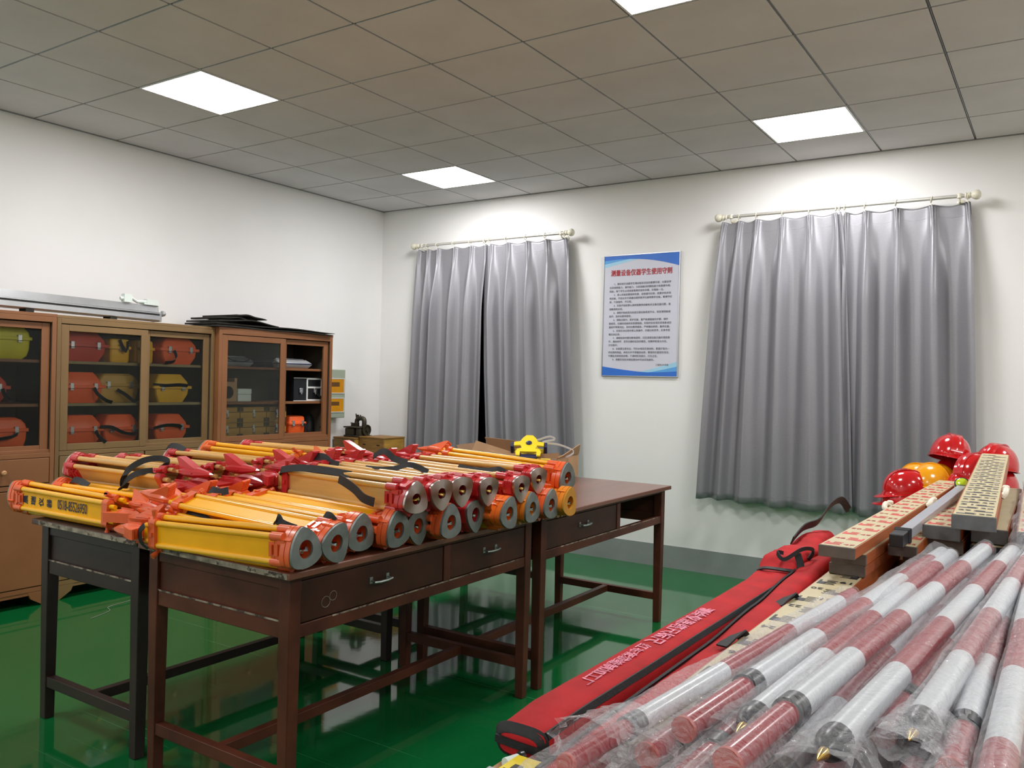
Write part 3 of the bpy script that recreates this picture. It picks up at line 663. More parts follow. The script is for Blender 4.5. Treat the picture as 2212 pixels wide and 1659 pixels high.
# things on top of the cabinets
t = thing('screen_case', 'long silver projector screen case lying across two cabinet tops', 'screen case', (.3, -3.85, 1.887))
A = Matrix.Translation((.34, -3.82, 1.9)) @ Matrix.Rotation(math.radians(-.8), 4, 'X')
b = MB(); prof = [(-.06, .012), (.045, .012), (.055, .02), (.055, .052), (.048, .056), (.048, .062), (.052, .066), (.052, .072), (.04, .078), (.03, .125), (-.05, .13), (-.06, .12)]
b.loft([[(x, y, z) for x, z in prof] for y in (-1.6, 1.0)], T=A); part('case_housing', b, M['alu'], t, smooth=25)
b = MB(); b.box(.0485, .0535, -1.6, 1.0, .057, .0615, T=A); part('bottom_slot', b, M['black_int'], t)
b = MB(); b.box(-.055, .05, 1.0, 1.02, .01, .08, T=A); b.lathe([(.02, 0), (.022, .01), (.014, .03), (.008, .032)], 14, A @ Matrix.Translation((.04, 1.02, .07)) @ Matrix.Rotation(-PI/2, 4, 'X')); part('end_cap', b, M['alu_dull'], t, bevel=.003)
b = MB(); b.box(-.02, .045, .88, 1.0, .125, .135, T=A); b.box(.0, .045, .9, .99, .135, .165, T=A)
b.tube([A @ Vector(p) for p in [(.03, .70, .15), (.03, .78, .165), (.03, .83, .14), (.03, .9, .145)]], .012, 8); b.box(.01, .05, .72, .78, .128, .185, T=A)
part('wall_bracket', b, M['foam'], t)
for yy in (.05, .62, -.8):
    b = MB(); b.box(-.04, .05, yy, yy+.05, -.012, .014, T=A); part('packing_pad', b, M['rubber_mat'], t)
# stack of black sheets on the third cabinet
for k, (ya, yb, z, dx, curl) in enumerate(((-2.42, -1.20, 1.889, 0, .0), (-2.41, -1.17, 1.903, .01, .006), (-2.39, -1.80, 1.919, .0, .024), (-2.36, -2.02, 1.942, .015, .034), (-2.24, -1.93, 1.966, .0, .03))):
    b = MB(); n = 14; r0 = []
    for i in range(n+1):
        s = i/n; y = ya+(yb-ya)*s
        zz = z + curl*math.sin(s*PI)*(1 if k < 3 else .4) + (k*.004)*(1-s) + .003*math.sin(s*11+k)
        r0.append([(.10+dx, y, zz), (.52-dx*.5-.012*math.sin(s*5+k), y, zz), (.52-dx*.5-.012*math.sin(s*5+k), y, zz+.013-.008*s), (.10+dx, y, zz+.013-.008*s)])
    b.loft(r0)
    solo('foam_sheet', b, M['rubber_mat'], ['longest black foam sheet lying flat on the cabinet top', 'second long black sheet on the cabinet top', 'shorter curled black sheet in the pile', 'short black sheet near the top of the pile', 'topmost short black sheet of the cabinet pile'][k], 'foam sheet', (.3, (ya+yb)/2, z), 'black sheets on the cabinet', smooth=30)

# corner: low stand, two crates and an old machine
t = thing('corner_stand', 'low brown stand in the room corner carrying two crates', 'stand', (.36, -.42, 0))
b = MB(); b.box(.06, .72, -.70, -.20, .70, .73); part('stand_top', b, M['desk'], t, bevel=.003)
for x in (.08, .67):
    for y in (-.68, -.25):
        b = MB(); b.box(x, x+.04, y, y+.04, 0, .70); part('leg', b, M['desk'], t)
def crate(x0, x1, y0, y1, z0, z1, lb, dent):
    t = thing('wooden_crate', lb, 'crate', ((x0+x1)/2, (y0+y1)/2, z0), 'crates in the corner'); e = .014
    b = MB(); b.box(x0, x1, y0, y0+e, z0, z1); b.box(x0, x1, y1-e, y1, z0, z1); b.box(x0, x0+e, y0+e, y1-e, z0, z1); b.box(x0+e, x1-e, y0+e, y1-e, z0, z0+e)
    part('crate_sides', b, M['crate'], t, bevel=.002)
    b = MB(); b.box(x1-e, x1, y0+e, y1-e, z0, z1); part('lit_side', b, M['crate_bright'], t, bevel=.002)  # brighter pine than the other sides: light on this face put into the colour
    b = MB(); b.box(x0-.004, x1+.004, y0-.004, y1+.004, z1, z1+.014); part('crate_lid', b, M['crate'], t, bevel=.002)
    if dent:
        for s in (.2, .78):
            b = MB(); xx = x0+(x1-x0)*s; b.box(xx-.018, xx+.018, y0-.002, y0+.001, z1-.065, z1-.055); part('grip_slot', b, M['black_int'], t)
        b = MB(); b.box(x0+.18, x0+.26, y0-.018, y0, z0+.06, z0+.075); part('grip', b, M['iron'], t, bevel=.004)
crate(.02, .29, -.66, -.36, .73, .925, 'darker pine crate under the old machine', 0)
crate(.305, .615, -.60, -.30, .73, .94, 'yellow pine crate next to the grey curtain', 1)
t = thing('sewing_machine', 'small rusty cast iron sewing machine on the pine crates', 'sewing machine', (.24, -.5, .939))
z = .9395
b = MB(); b.box(.09, .30, -.60, -.42, z, z+.018); b.box(.10, .215, -.59, -.44, z+.018, z+.085); b.box(.235, .29, -.58, -.44, z+.018, z+.088); b.box(.085, .295, -.60, -.43, z+.088, z+.102); part('machine_base', b, M['iron'], t, bevel=.004)
b = MB(); b.tube(smooth_pts([(.275, -.51, z+.10), (.278, -.51, z+.15), (.265, -.51, z+.178), (.22, -.51, z+.182), (.185, -.51, z+.165), (.178, -.51, z+.13)]), [.026]*10+[.022]*21 if False else .023, 10); b.box(.165, .195, -.53, -.49, z+.10, z+.135); part('machine_arm', b, M['iron'], t)
b = MB(); b.tube([(.178, -.51, z+.11), (.172, -.51, z+.2), (.165, -.51, z+.225)], [.009, .007, .006], 8); b.box(.17, .2, -.52, -.5, z+.195, z+.215); b.tube([(.225, -.51, z+.18), (.225, -.51, z+.215)], .006, 8); part('thread_posts', b, M['iron'], t)
b = MB(); b.lathe([(.012, -.03), (.012, .0), (.05, .0), (.055, .006), (.055, .02), (.046, .022), (.042, .01), (.018, .008), (.016, .03), (.005, .032)], 22, Matrix.Translation((.30, -.51, z+.07)) @ Matrix.Rotation(PI/2, 4, 'Y')); part('hand_wheel', b, M['iron'], t)
b = MB(); b.tube([(.10, -.51, z+.13), (.17, -.51, z+.125)], .007, 8); b.box(.12, .165, -.53, -.49, z+.102, z+.122); part('feed_lever', b, M['iron'], t)
# loose cord on the floor under the desks
b = MB(); b.tube(smooth_pts([(.75, -3.2, .004), (.82, -3.28, .004), (.86, -3.45, .004), (.95, -3.5, .004), (1.02, -3.66, .004)]), .0015, 6)
solo('loose_twine', b, M['dirt'], 'thin pale twine lying on green floor before the cabinets', 'twine', (.86, -3.4, 0))

# ------------------------------------------------------------------ desks
DW = .035
def desk(x0, x1, y0, y1, mt, mtop, label, face, missing=-1, name='desk', H0=.87, wide_split=.57):
    """four-legged drawer desk; face = +1 when the drawers look to +x, -1 to -x"""
    t = thing(name, label, 'desk', ((x0+x1)/2, (y0+y1)/2, 0), 'old school desks')
    b = MB(); b.box(x0, x1, y0, y1, H0-.024, H0); part('desk_top', b, M[mtop], t, bevel=.004)
    lx0, lx1, ly0, ly1 = x0+.03, x1-.03, y0+.03, y1-.03; lw = .052
    for xa in (lx0, lx1-lw):
        for ya in (ly0, ly1-lw):
            b = MB(); s = .012
            b.loft([[(xa+lw/2+sx*(lw/2-k), ya+lw/2+sy*(lw/2-k), z) for sx, sy in ((1, 1), (-1, 1), (-1, -1), (1, -1))] for z, k in ((0, .005), (.62, 0), (H0-.024, 0))])
            part('leg', b, M[mt], t, bevel=.003)
    zt, zb = H0-.024, .635
    for ya, s in ((ly0, 1), (ly1, -1)):       # end panels with a sunk field
        b = MB(); yo = ya+s*.006
        b.box(lx0+lw, lx1-lw, yo+s*.008, yo+s*.022, zb+.03, zt); b.box(lx0+lw, lx1-lw, yo, yo+s*.03, zb, zb+.06); b.box(lx0+lw, lx1-lw, yo, yo+s*.03, zt-.045, zt)
        part('end_panel', b, M[mt], t, bevel=.003)
        b = MB(); b.box(lx0+lw, lx1-lw, yo-s*.002, yo, zb+.056, zb+.062); part('worn_edge', b, M['edge_wear'], t)
    fx = lx1 if face > 0 else lx0; s = -face
    bx = lx0 if face > 0 else lx1
    b = MB(); b.box(bx, bx-s*.02, ly0+lw, ly1-lw, zb, zt); part('back_panel', b, M[mt], t)
    b = MB(); b.box(fx+s*.004, fx+s*.034, ly0+lw, ly1-lw, zb, zb+.045); b.box(fx+s*.004, fx+s*.03, ly0+lw, ly1-lw, zt-.018, zt)
    ym = ly0+lw+(ly1-ly0-2*lw)*wide_split
    b.box(fx+s*.002, fx+s*.03, ym-.022, ym+.022, zb+.045, zt-.018); part('drawer_rail', b, M[mt], t, bevel=.002)
    b = MB(); b.box(lx0+.03, lx1-.03, ym-.008, ym+.008, zb+.02, zt); b.box(lx0+.03, lx1-.03, ly0+lw, ly0+lw+.012, zb+.03, zt) ; part('drawer_divider', b, M[mt], t)
    for k, (a, c) in enumerate(((ly0+lw+.003, ym-.025), (ym+.025, ly1-lw-.003))):
        if k == missing: continue
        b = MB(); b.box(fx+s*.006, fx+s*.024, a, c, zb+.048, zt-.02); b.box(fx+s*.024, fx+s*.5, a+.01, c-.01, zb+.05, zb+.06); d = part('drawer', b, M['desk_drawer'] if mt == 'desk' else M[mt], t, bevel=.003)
        b = MB(); yc, zc, xx = (a+c)/2, (zb+zt)/2+.025, fx+s*.006
        for yy in (yc-.045, yc+.045):
            b.box(xx, xx-s*.003, yy-.008, yy+.008, zc-.012, zc+.012); b.tube([(xx, yy, zc), (xx-s*.022, yy, zc-.004)], .004, 8)
        b.tube([(xx-s*.022, yc-.05, zc-.004), (xx-s*.026, yc-.02, zc-.006), (xx-s*.026, yc+.02, zc-.006), (xx-s*.022, yc+.05, zc-.004)], .005, 8)
        part('drawer_handle', b, M['pull'], t, d)
    b = MB(); b.box(fx+s*.0035, fx+s*.006, ly0+lw+.15, ly1-lw-.05, zb+.0405, zb+.0455); part('worn_edge', b, M['edge_wear'], t)
    b = MB(); b.box(x0+.06, x1-.01, y0-.0012, y0+.002, H0-.021, H0-.003); part('worn_edge', b, M['edge_wear'], t)
    for ya in (ly0+.008, ly1-lw+.008):
        b = MB(); b.box(lx0+lw-.004, lx1-lw+.004, ya, ya+.036, .14, .185); part('end_stretcher', b, M[mt], t, bevel=.002)
    b = MB(); xm = (lx0+lx1)/2; b.box(xm-.018, xm+.018, ly0+.044, ly1-.044, .142, .183); part('long_stretcher', b, M[mt], t, bevel=.002)
    return t
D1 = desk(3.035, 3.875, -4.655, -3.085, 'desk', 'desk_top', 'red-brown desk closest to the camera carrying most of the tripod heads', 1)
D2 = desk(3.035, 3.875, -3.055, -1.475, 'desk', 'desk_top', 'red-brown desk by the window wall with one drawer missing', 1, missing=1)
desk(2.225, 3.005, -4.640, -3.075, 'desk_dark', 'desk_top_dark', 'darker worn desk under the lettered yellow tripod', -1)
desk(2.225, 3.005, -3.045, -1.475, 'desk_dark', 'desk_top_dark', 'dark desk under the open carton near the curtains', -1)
# chalk doodle on the drawer of the first desk: two scratched circles
b = MB()
for yc, zc, r in ((-4.455, .733, .02), (-4.42, .748, .017)):
    pts = [(3.8399, yc+r*math.cos(a), zc+r*.95*math.sin(a)) for a in [2*PI*i/20 for i in range(21)]]
    b.tube(pts, .0009, 4, caps=False)
for v in b.v: v -= ROOT[D1.name]
link('chalk_doodle', b.mesh('chalk_doodle', M['dirt']), D1)

# ------------------------------------------------------------------ survey tripods
def tri_outline(kind, n=48, s=1.0):
    """rounded triangle in the yz plane, one corner at +y"""
    o = []
    for i in range(n):
        a = 2*PI*i/n
        if kind == 'round':
            R, k = .0685*s, .105
            h = R*(1+k*math.cos(3*a)); hp = -3*R*k*math.sin(3*a)
        else:
            R, k = .0610*s, .118
            h = R*(1+k*math.cos(3*a)) + .003*math.cos(6*a)*0; hp = -3*R*k*math.sin(3*a)
        o.append((h*math.cos(a)-hp*math.sin(a), h*math.sin(a)+hp*math.cos(a)))
    return o
def circ(r, n=48): return [(r*math.cos(2*PI*i/n), r*math.sin(2*PI*i/n)) for i in range(n)]
YZ = Matrix(((0, 0, 1, 0), (1, 0, 0, 0), (0, 1, 0, 0), (0, 0, 0, 1)))        # local (y,z,x) -> world axes
VAR = {'worn': ('t_worn', 't_yellow', 't_yellow_board', 'plate_grey', 'round', 'chrome'),
       'vivid': ('t_vivid', 't_yellow', 't_yellow_board', 'plate_grey', 'round', 'chrome'),
       'yellow': ('t_orange', 't_yellow', 't_yellow_board', 'plate_grey', 'round', 'chrome'),
       'wood': ('t_red', 't_wood', 't_wood_board', 'plate_brushed', 'tri', 'brass'),
       'redgrey': ('t_red', 't_wood', 't_wood_board', 'plate_grey', 'round', 'chrome'),
       'bright': ('t_amber', 't_yellow', 't_yellow_board', 'plate_grey', 'round', 'chrome'),
       'amber': ('t_amber', 't_yellow', 't_yellow_board', 'plate_amber', 'round', 'chrome')}
TM = {}
def tri_meshes(v):
    if v in TM: return TM[v]
    head, rod, board, plate, kind, screw = VAR[v]; d = {}
    hr = .031 if kind == 'round' else .0215
    b = MB(); b.ringprism(tri_outline(kind), circ(hr), -.010, 0, YZ); d['head_plate'] = b.mesh('head_plate', M[plate], 40)
    b = MB(); b.ringprism(tri_outline(kind, s=1.03), circ(hr+.002), -.032, -.011, YZ); b.ringprism(tri_outline(kind, s=.97), circ(hr+.004), -.036, -.032, YZ)
    b.ringprism(tri_outline(kind, s=1.02), circ(hr+.003), -.056, -.036, YZ); b.loft([[(x, y, -.060) for x, y in tri_outline(kind, s=.9)], [(x, y, -.056) for x, y in tri_outline(kind, s=.98)]], T=YZ)
    for q in range(3):
        R = Matrix.Rotation(2*PI*q/3+PI, 4, 'X'); b.box(-.055, -.014, -.022, .022, .052, .064, T=R)
    d['head_casting'] = b.mesh('head_casting', M[head], 40)
    b = MB(); T = Matrix.Rotation(.35, 4, 'Y') @ Matrix.Rotation(.25, 4, 'Z')
    b.tube([(-.05, 0, -.004), (-.002 if kind == 'round' else .006, .0, -.006)], .0085 if kind == 'round' else .0065, 12, T=T); b.tube([(-.03, 0, 0), (-.018, 0, 0)], .010, 6, T=T)
    b.box(-.05, -.044, -.028, .028, -.006, .006, T=T); d['fixing_screw'] = b.mesh('fixing_screw', M[screw], 40)
    b = MB()
    for s in (1, -1): b.tube([(-.085, s*.042, .047), (-.735, s*.040, .044)], .0115, 12)
    n = 8
    for s in (-.0465,):
        b.loft([[(x, y, z) for y, z in ((-.033, zc-.0035), (.033, zc-.0035), (.033, zc+.0035), (-.033, zc+.0035))] for x, zc in ((-.095, .046), (-.725, .043))], mi=1)
    d['leg'] = b.mesh('leg', [M[rod], M[board]], 40)
    b = MB()
    for s in (1, -1): b.tube([(-.052, s*.042, .047), (-.108, s*.042, .047)], .0155, 12); b.box(-.075, -.04, s*.026-.008, s*.026+.008, .03, .058)
    b.box(-.088, -.03, -.036, .036, .034, .054); d['hinge_socket'] = b.mesh('hinge_socket', M[head], 35)
    b = MB(); b.box(-.118, -.09, -.024, .024, .046, .054); b.box(-.108, -.096, -.016, .016, .054, .062); b.box(-.086, -.07, -.02, .02, .052, .06); d['hinge_bracket'] = b.mesh('hinge_bracket', M[head], 30)
    b = MB()
    for s in (1, -1): b.tube([(-.715, s*.041, .044), (-.752, s*.041, .044)], .0165, 12)
    b.box(-.752, -.715, -.041, .041, .0285, .0598); b.box(-.742, -.724, -.008, .008, .0598, .066); d['leg_clamp'] = b.mesh('leg_clamp', M[head], 35)
    b = MB(); b.tube([(-.734, .05, .044), (-.734, .072, .044)], .0065, 10); b.tube([(-.734, .068, .044), (-.734, .088, .044)], [.009, .0115], 10)
    b.box(-.745, -.723, .070, .088, .040, .048); d['clamp_knob'] = b.mesh('clamp_knob', M['t_orange' if head == 't_orange' else head], 40)
    b = MB(); b.box(-.84, -.60, -.022, .022, .034, .042)
    for s in (1, -1): b.tube([(-.74, s*.030, .044), (-.785, s*.030, .044)], .0095, 10)
    d['lower_leg'] = b.mesh('lower_leg', M[board if head != 't_red' else board], 40)
    b = MB(); rr = []
    for x, a, h in ((-.80, .022, .012), (-.815, .029, .018), (-.85, .033, .024), (-.90, .031, .023), (-.95, .019, .015), (-.985, .007, .006)):
        rr.append([(x, a*math.cos(q), .040+h*math.sin(q)) for q in [PI/8+2*PI*i/8 for i in range(8)]])
    b.loft(rr)
    fin = [(-.812, .052), (-.787, .100), (-.796, .103), (-.818, .096), (-.91, .055)]
    b.loft([[(x, y, z) for x, z in fin] for y in (-.019, .019)])
    for q in range(5):
        z = .062+q*.008; x = -.812+(z-.052)/.04*.022; b.box(x-.006, x+.003, -.017, .017, z, z+.0035)
    b.box(-.9, -.82, -.034, .034, .036, .041)
    d['leg_foot'] = b.mesh('leg_foot', M[head], 30)
    b = MB(); b.tube([(-.984, 0, .040), (-1.0, 0, .040)], [.007, .002], 8); d['foot_tip'] = b.mesh('foot_tip', M['chrome'], 40)
    TM[v] = d; return d
TG = 'survey tripods heaped on the desks'
def tripod(var, head, clamp, leg_roll, head_roll, label, knob=(1, 1, 1)):
    head, clamp = Vector(head), Vector(clamp)
    X = (head-clamp).normalized(); Z = (Vector((0, 0, 1))-X*X.z).normalized(); Y = Z.cross(X)
    mw = Matrix(((X.x, Y.x, Z.x, head.x), (X.y, Y.y, Z.y, head.y), (X.z, Y.z, Z.z, head.z), (0, 0, 0, 1)))
    t = thing('survey_tripod', label, 'tripod', group=TG, mw=mw); d = tri_meshes(var)
    HR = Matrix.Rotation(math.radians(head_roll), 4, 'X')
    for p in ('head_plate', 'head_casting', 'fixing_screw'): link(p, d[p], t, mw=HR)
    for q in range(3):
        lg = link('leg', d['leg'], t, mw=Matrix.Rotation(math.radians(leg_roll+120*q), 4, 'X'))
        for p in ('hinge_socket', 'hinge_bracket', 'leg_clamp', 'lower_leg', 'leg_foot', 'foot_tip') + (('clamp_knob',) if knob[q] else ()): link(p, d[p], lg)
    return t
def strap(t, pts, wd=.028, side=(0, 0, 1)):
    """shoulder strap of a tripod, points in world coordinates"""
    iv = t.matrix_world.inverted(); b = MB(); b.ribbon(smooth_pts(pts, 5), wd, .003, side)
    for k, v in enumerate(b.v): b.v[k] = iv @ v
    return link('carry_strap', b.mesh('carry_strap', M['webbing'], 60), t)
# leg_roll: angle of the first leg's outward side about the axis (0 = up, 90 = towards -y side for heads that look to +x)
dx = .735
R = {}
low = [('yellow', (3.905, -4.612, .948), (3.172, -4.632, .920), 90, 100, 'yellow tripod on the desk corner, head nearest the bottom of the heap'),
       ('yellow', (3.900, -4.468, .945), (3.17, -4.535, .990), 20, 60, 'yellow tripod, second head of lower row from the desk corner'),
       ('yellow', (3.862, -4.305, .950), (3.135, -4.345, .978), 0, 85, 'yellow tripod, third head of lower row from the desk corner'),
       ('yellow', (3.912, -4.160, .950), (3.18, -4.205, .975), 10, 100, 'yellow tripod, fourth head of lower row, below long black strap'),
       ('yellow', (3.89, -4.02, .945), (3.157, -4.07, .955), 0, 40, 'yellow tripod, fifth head of lower row, tucked between two plates'),
       ('yellow', (3.955, -3.895, .950), (3.22, -3.93, .95), 30, 90, 'yellow tripod, sixth head of lower row, tall grey plate'),
       ('redgrey', (3.925, -3.690, .953), (3.19, -3.75, .95), 0, 35, 'red headed tripod with grey plate, seventh in lower row'),
       ('vivid', (4.00, -3.545, .948), (3.265, -3.59, .95), 20, 70, 'bright orange headed tripod, eighth in lower row'),
       ('bright', (3.985, -3.335, .945), (3.25, -3.39, .95), 0, 95, 'amber headed tripod with grey plate, ninth in lower row'),
       ('yellow', (3.995, -3.185, .945), (3.26, -3.23, .95), 0, 80, 'orange headed tripod, tenth head of lower row before the amber plate'),
       ('amber', (4.02, -3.055, .945), (3.285, -3.09, .95), 0, 75, 'tripod with an amber yellow head plate, end of lower row')]
top = [('wood', (3.955, -4.115, 1.066), (3.222, -4.045, 1.068), 90, 85, 'wooden tripod with strapped leg, first red head of upper row'),
       ('wood', (3.955, -3.962, 1.072), (3.222, -3.885, 1.08), 0, 35, 'wooden tripod, second red head of upper row'),
       ('wood', (3.955, -3.828, 1.072), (3.222, -3.745, 1.08), 0, 30, 'wooden tripod, third red head of upper row'),
       ('wood', (3.955, -3.640, 1.055), (3.222, -3.585, 1.07), 0, 28, 'wooden tripod, fourth red head of upper row with brass screw'),
       ('wood', (3.97, -3.410, 1.045), (3.237, -3.37, 1.065), 0, 32, 'wooden tripod, fifth red head of upper row'),
       ('wood', (3.955, -3.240, 1.066), (3.222, -3.19, 1.075), 0, 30, 'wooden tripod, raised red head beside the yellow one on top'),
       ('yellow', (3.965, -2.985, 1.052), (3.232, -2.965, 1.085), 90, 95, 'yellow tripod on top of heap next to the open carton')]
for k, a in enumerate(low): R['l%d' % k] = tripod(*a)
for k, a in enumerate(top): R['t%d' % k] = tripod(*a)
lft = [('yellow', (2.03, -4.590, .948), (2.765, -4.572, .945), 270, 60, 'yellow tripod with navy lettering on its board, hanging over dark desk'),
       ('yellow', (2.07, -4.435, .945), (2.805, -4.425, .955), 0, 90, 'yellow tripod right behind the lettered one'),
       ('wood', (2.10, -4.270, .945), (2.835, -4.260, .95), 0, 60, 'wooden tripod under the one with the looped black strap'),
       ('wood', (2.03, -4.345, 1.062), (2.765, -4.325, 1.060), 0, 90, 'wooden tripod with looped black strap, turned towards the cabinets'),
       ('wood', (2.10, -4.150, 1.055), (2.835, -4.140, 1.065), 0, 30, 'wooden tripod behind the one with the looped strap'),
       ('wood', (2.10, -4.090, .945), (2.835, -4.09, .95), 0, 60, 'wooden tripod in the lower layer facing the ochre cabinet'),
       ('wood', (2.06, -3.850, 1.062), (2.795, -3.835, 1.065), 0, 90, 'wooden tripod whose red end carries a small black strap'),
       ('wood', (2.10, -3.920, .945), (2.835, -3.92, .95), 0, 60, 'lower wooden tripod below the red end with small strap'),
       ('worn', (2.04, -3.620, 1.078), (2.775, -3.605, 1.072), 270, 90, 'yellow tripod with worn grey feet, turned towards the cabinets'),
       ('wood', (2.10, -3.740, .945), (2.835, -3.74, .95), 0, 60, 'lower wooden tripod before the worn yellow one'),
       ('wood', (2.05, -3.370, 1.078), (2.785, -3.36, 1.085), 0, 90, 'wooden tripod behind the worn yellow one, red end towards cabinets'),
       ('wood', (2.10, -3.530, .945), (2.835, -3.53, .95), 0, 60, 'lower wooden tripod under the worn yellow one'),
       ('wood', (2.10, -3.330, .945), (2.835, -3.33, .95), 0, 60, 'lower wooden tripod at the end of the heap by the cabinets'),
       ('bright', (2.12, -3.150, .948), (2.855, -3.15, .955), 0, 60, 'amber headed tripod deepest in the heap, towards the corner')]
for k, a in enumerate(lft): R['f%d' % k] = tripod(*a)
# printed lettering on the board of the first one (head at the left, board towards -y)
L0 = R['f0']
lg0 = [c for c in L0.children if c.name.startswith('leg')][0]
for k, ch in enumerate('晨瑞仪器'):
    lettering('printed_character', ch, M['ink_navy'], lg0, frame((-.150-k*.062, .019, .0505), (0, -1, 0), (1, 0, 0)), size_w=.038, smear=.05)
lettering('printed_number', '0518-85526950', M['ink_navy'], lg0, frame((-.385, .017, .0505), (-1, 0, 0), (0, -1, 0)), size_w=.215, yscale=1.7, smear=.03)
# straps
strap(R['t0'], [(3.20, -4.10, 1.105), (3.22, -4.12, 1.12), (3.32, -4.115, 1.135), (3.45, -4.10, 1.135), (3.6, -4.10, 1.128)], .03, (0, .4, 1))
strap(R['t0'], [(3.60, -4.165, 1.118), (3.66, -4.19, 1.11), (3.72, -4.20, 1.09), (3.77, -4.205, 1.062), (3.82, -4.2, 1.05)], .035, (.4, 0, 1))
strap(R['t2'], [(3.46, -3.87, 1.128), (3.55, -3.885, 1.13), (3.62, -3.87, 1.136), (3.69, -3.86, 1.158), (3.74, -3.85, 1.15), (3.79, -3.85, 1.134)], .024, (.2, .5, 1))
strap(R['t1'], [(3.10, -3.87, 1.135), (3.15, -3.875, 1.155), (3.21, -3.87, 1.155), (3.25, -3.87, 1.135), (3.32, -3.89, 1.13)], .034, (.1, .3, 1))
strap(R['t3'], [(3.22, -3.56, 1.14), (3.27, -3.57, 1.165), (3.31, -3.57, 1.17), (3.36, -3.565, 1.14), (3.44, -3.57, 1.13)], .03, (.1, .4, 1))
strap(R['t4'], [(3.62, -3.415, 1.115), (3.72, -3.42, 1.108), (3.8, -3.425, 1.112), (3.85, -3.42, 1.12), (3.88, -3.41, 1.108)], .022, (.2, .6, 1))
strap(R['l0'], [(3.16, -4.71, .955), (3.135, -4.712, .93), (3.14, -4.708, .89), (3.155, -4.69, .865)], .02, (1, 0, 0))
strap(R['l0'], [(3.74, -4.60, 1.012), (3.755, -4.605, 1.035), (3.77, -4.605, 1.02), (3.80, -4.60, 1.01), (3.835, -4.595, 1.004)], .03, (.3, .3, 1))
strap(R['l1'], [(3.80, -4.44, 1.016), (3.82, -4.445, 1.03), (3.84, -4.445, 1.028), (3.855, -4.44, 1.012)], .03, (.3, .4, 1))
strap(R['f3'], [(2.56, -4.40, 1.02), (2.565, -4.43, 1.03), (2.585, -4.42, 1.09), (2.64, -4.38, 1.135), (2.70, -4.34, 1.145), (2.74, -4.33, 1.13), (2.72, -4.36, 1.10), (2.67, -4.4, 1.09), (2.62, -4.42, 1.07), (2.57, -4.435, 1.03), (2.555, -4.435, 1.005)], .026, (.3, .3, 1))
strap(R['f1'], [(2.18, -4.45, 1.002), (2.22, -4.455, 1.022), (2.28, -4.455, 1.02), (2.33, -4.45, 1.004)], .03, (0, .6, .8))
strap(R['f6'], [(2.07, -3.88, 1.128), (2.11, -3.885, 1.142), (2.16, -3.88, 1.14), (2.21, -3.875, 1.124)], .03, (0, .6, .8))
strap(R['l2'], [(3.07, -4.36, 1.04), (3.10, -4.38, 1.05), (3.14, -4.37, 1.042), (3.17, -4.35, 1.05)], .03, (.3, .5, .8))
strap(R['l0'], [(3.20, -4.56, .99), (3.25, -4.57, .985), (3.32, -4.56, .96), (3.36, -4.56, .93)], .05, (.2, .5, .8))

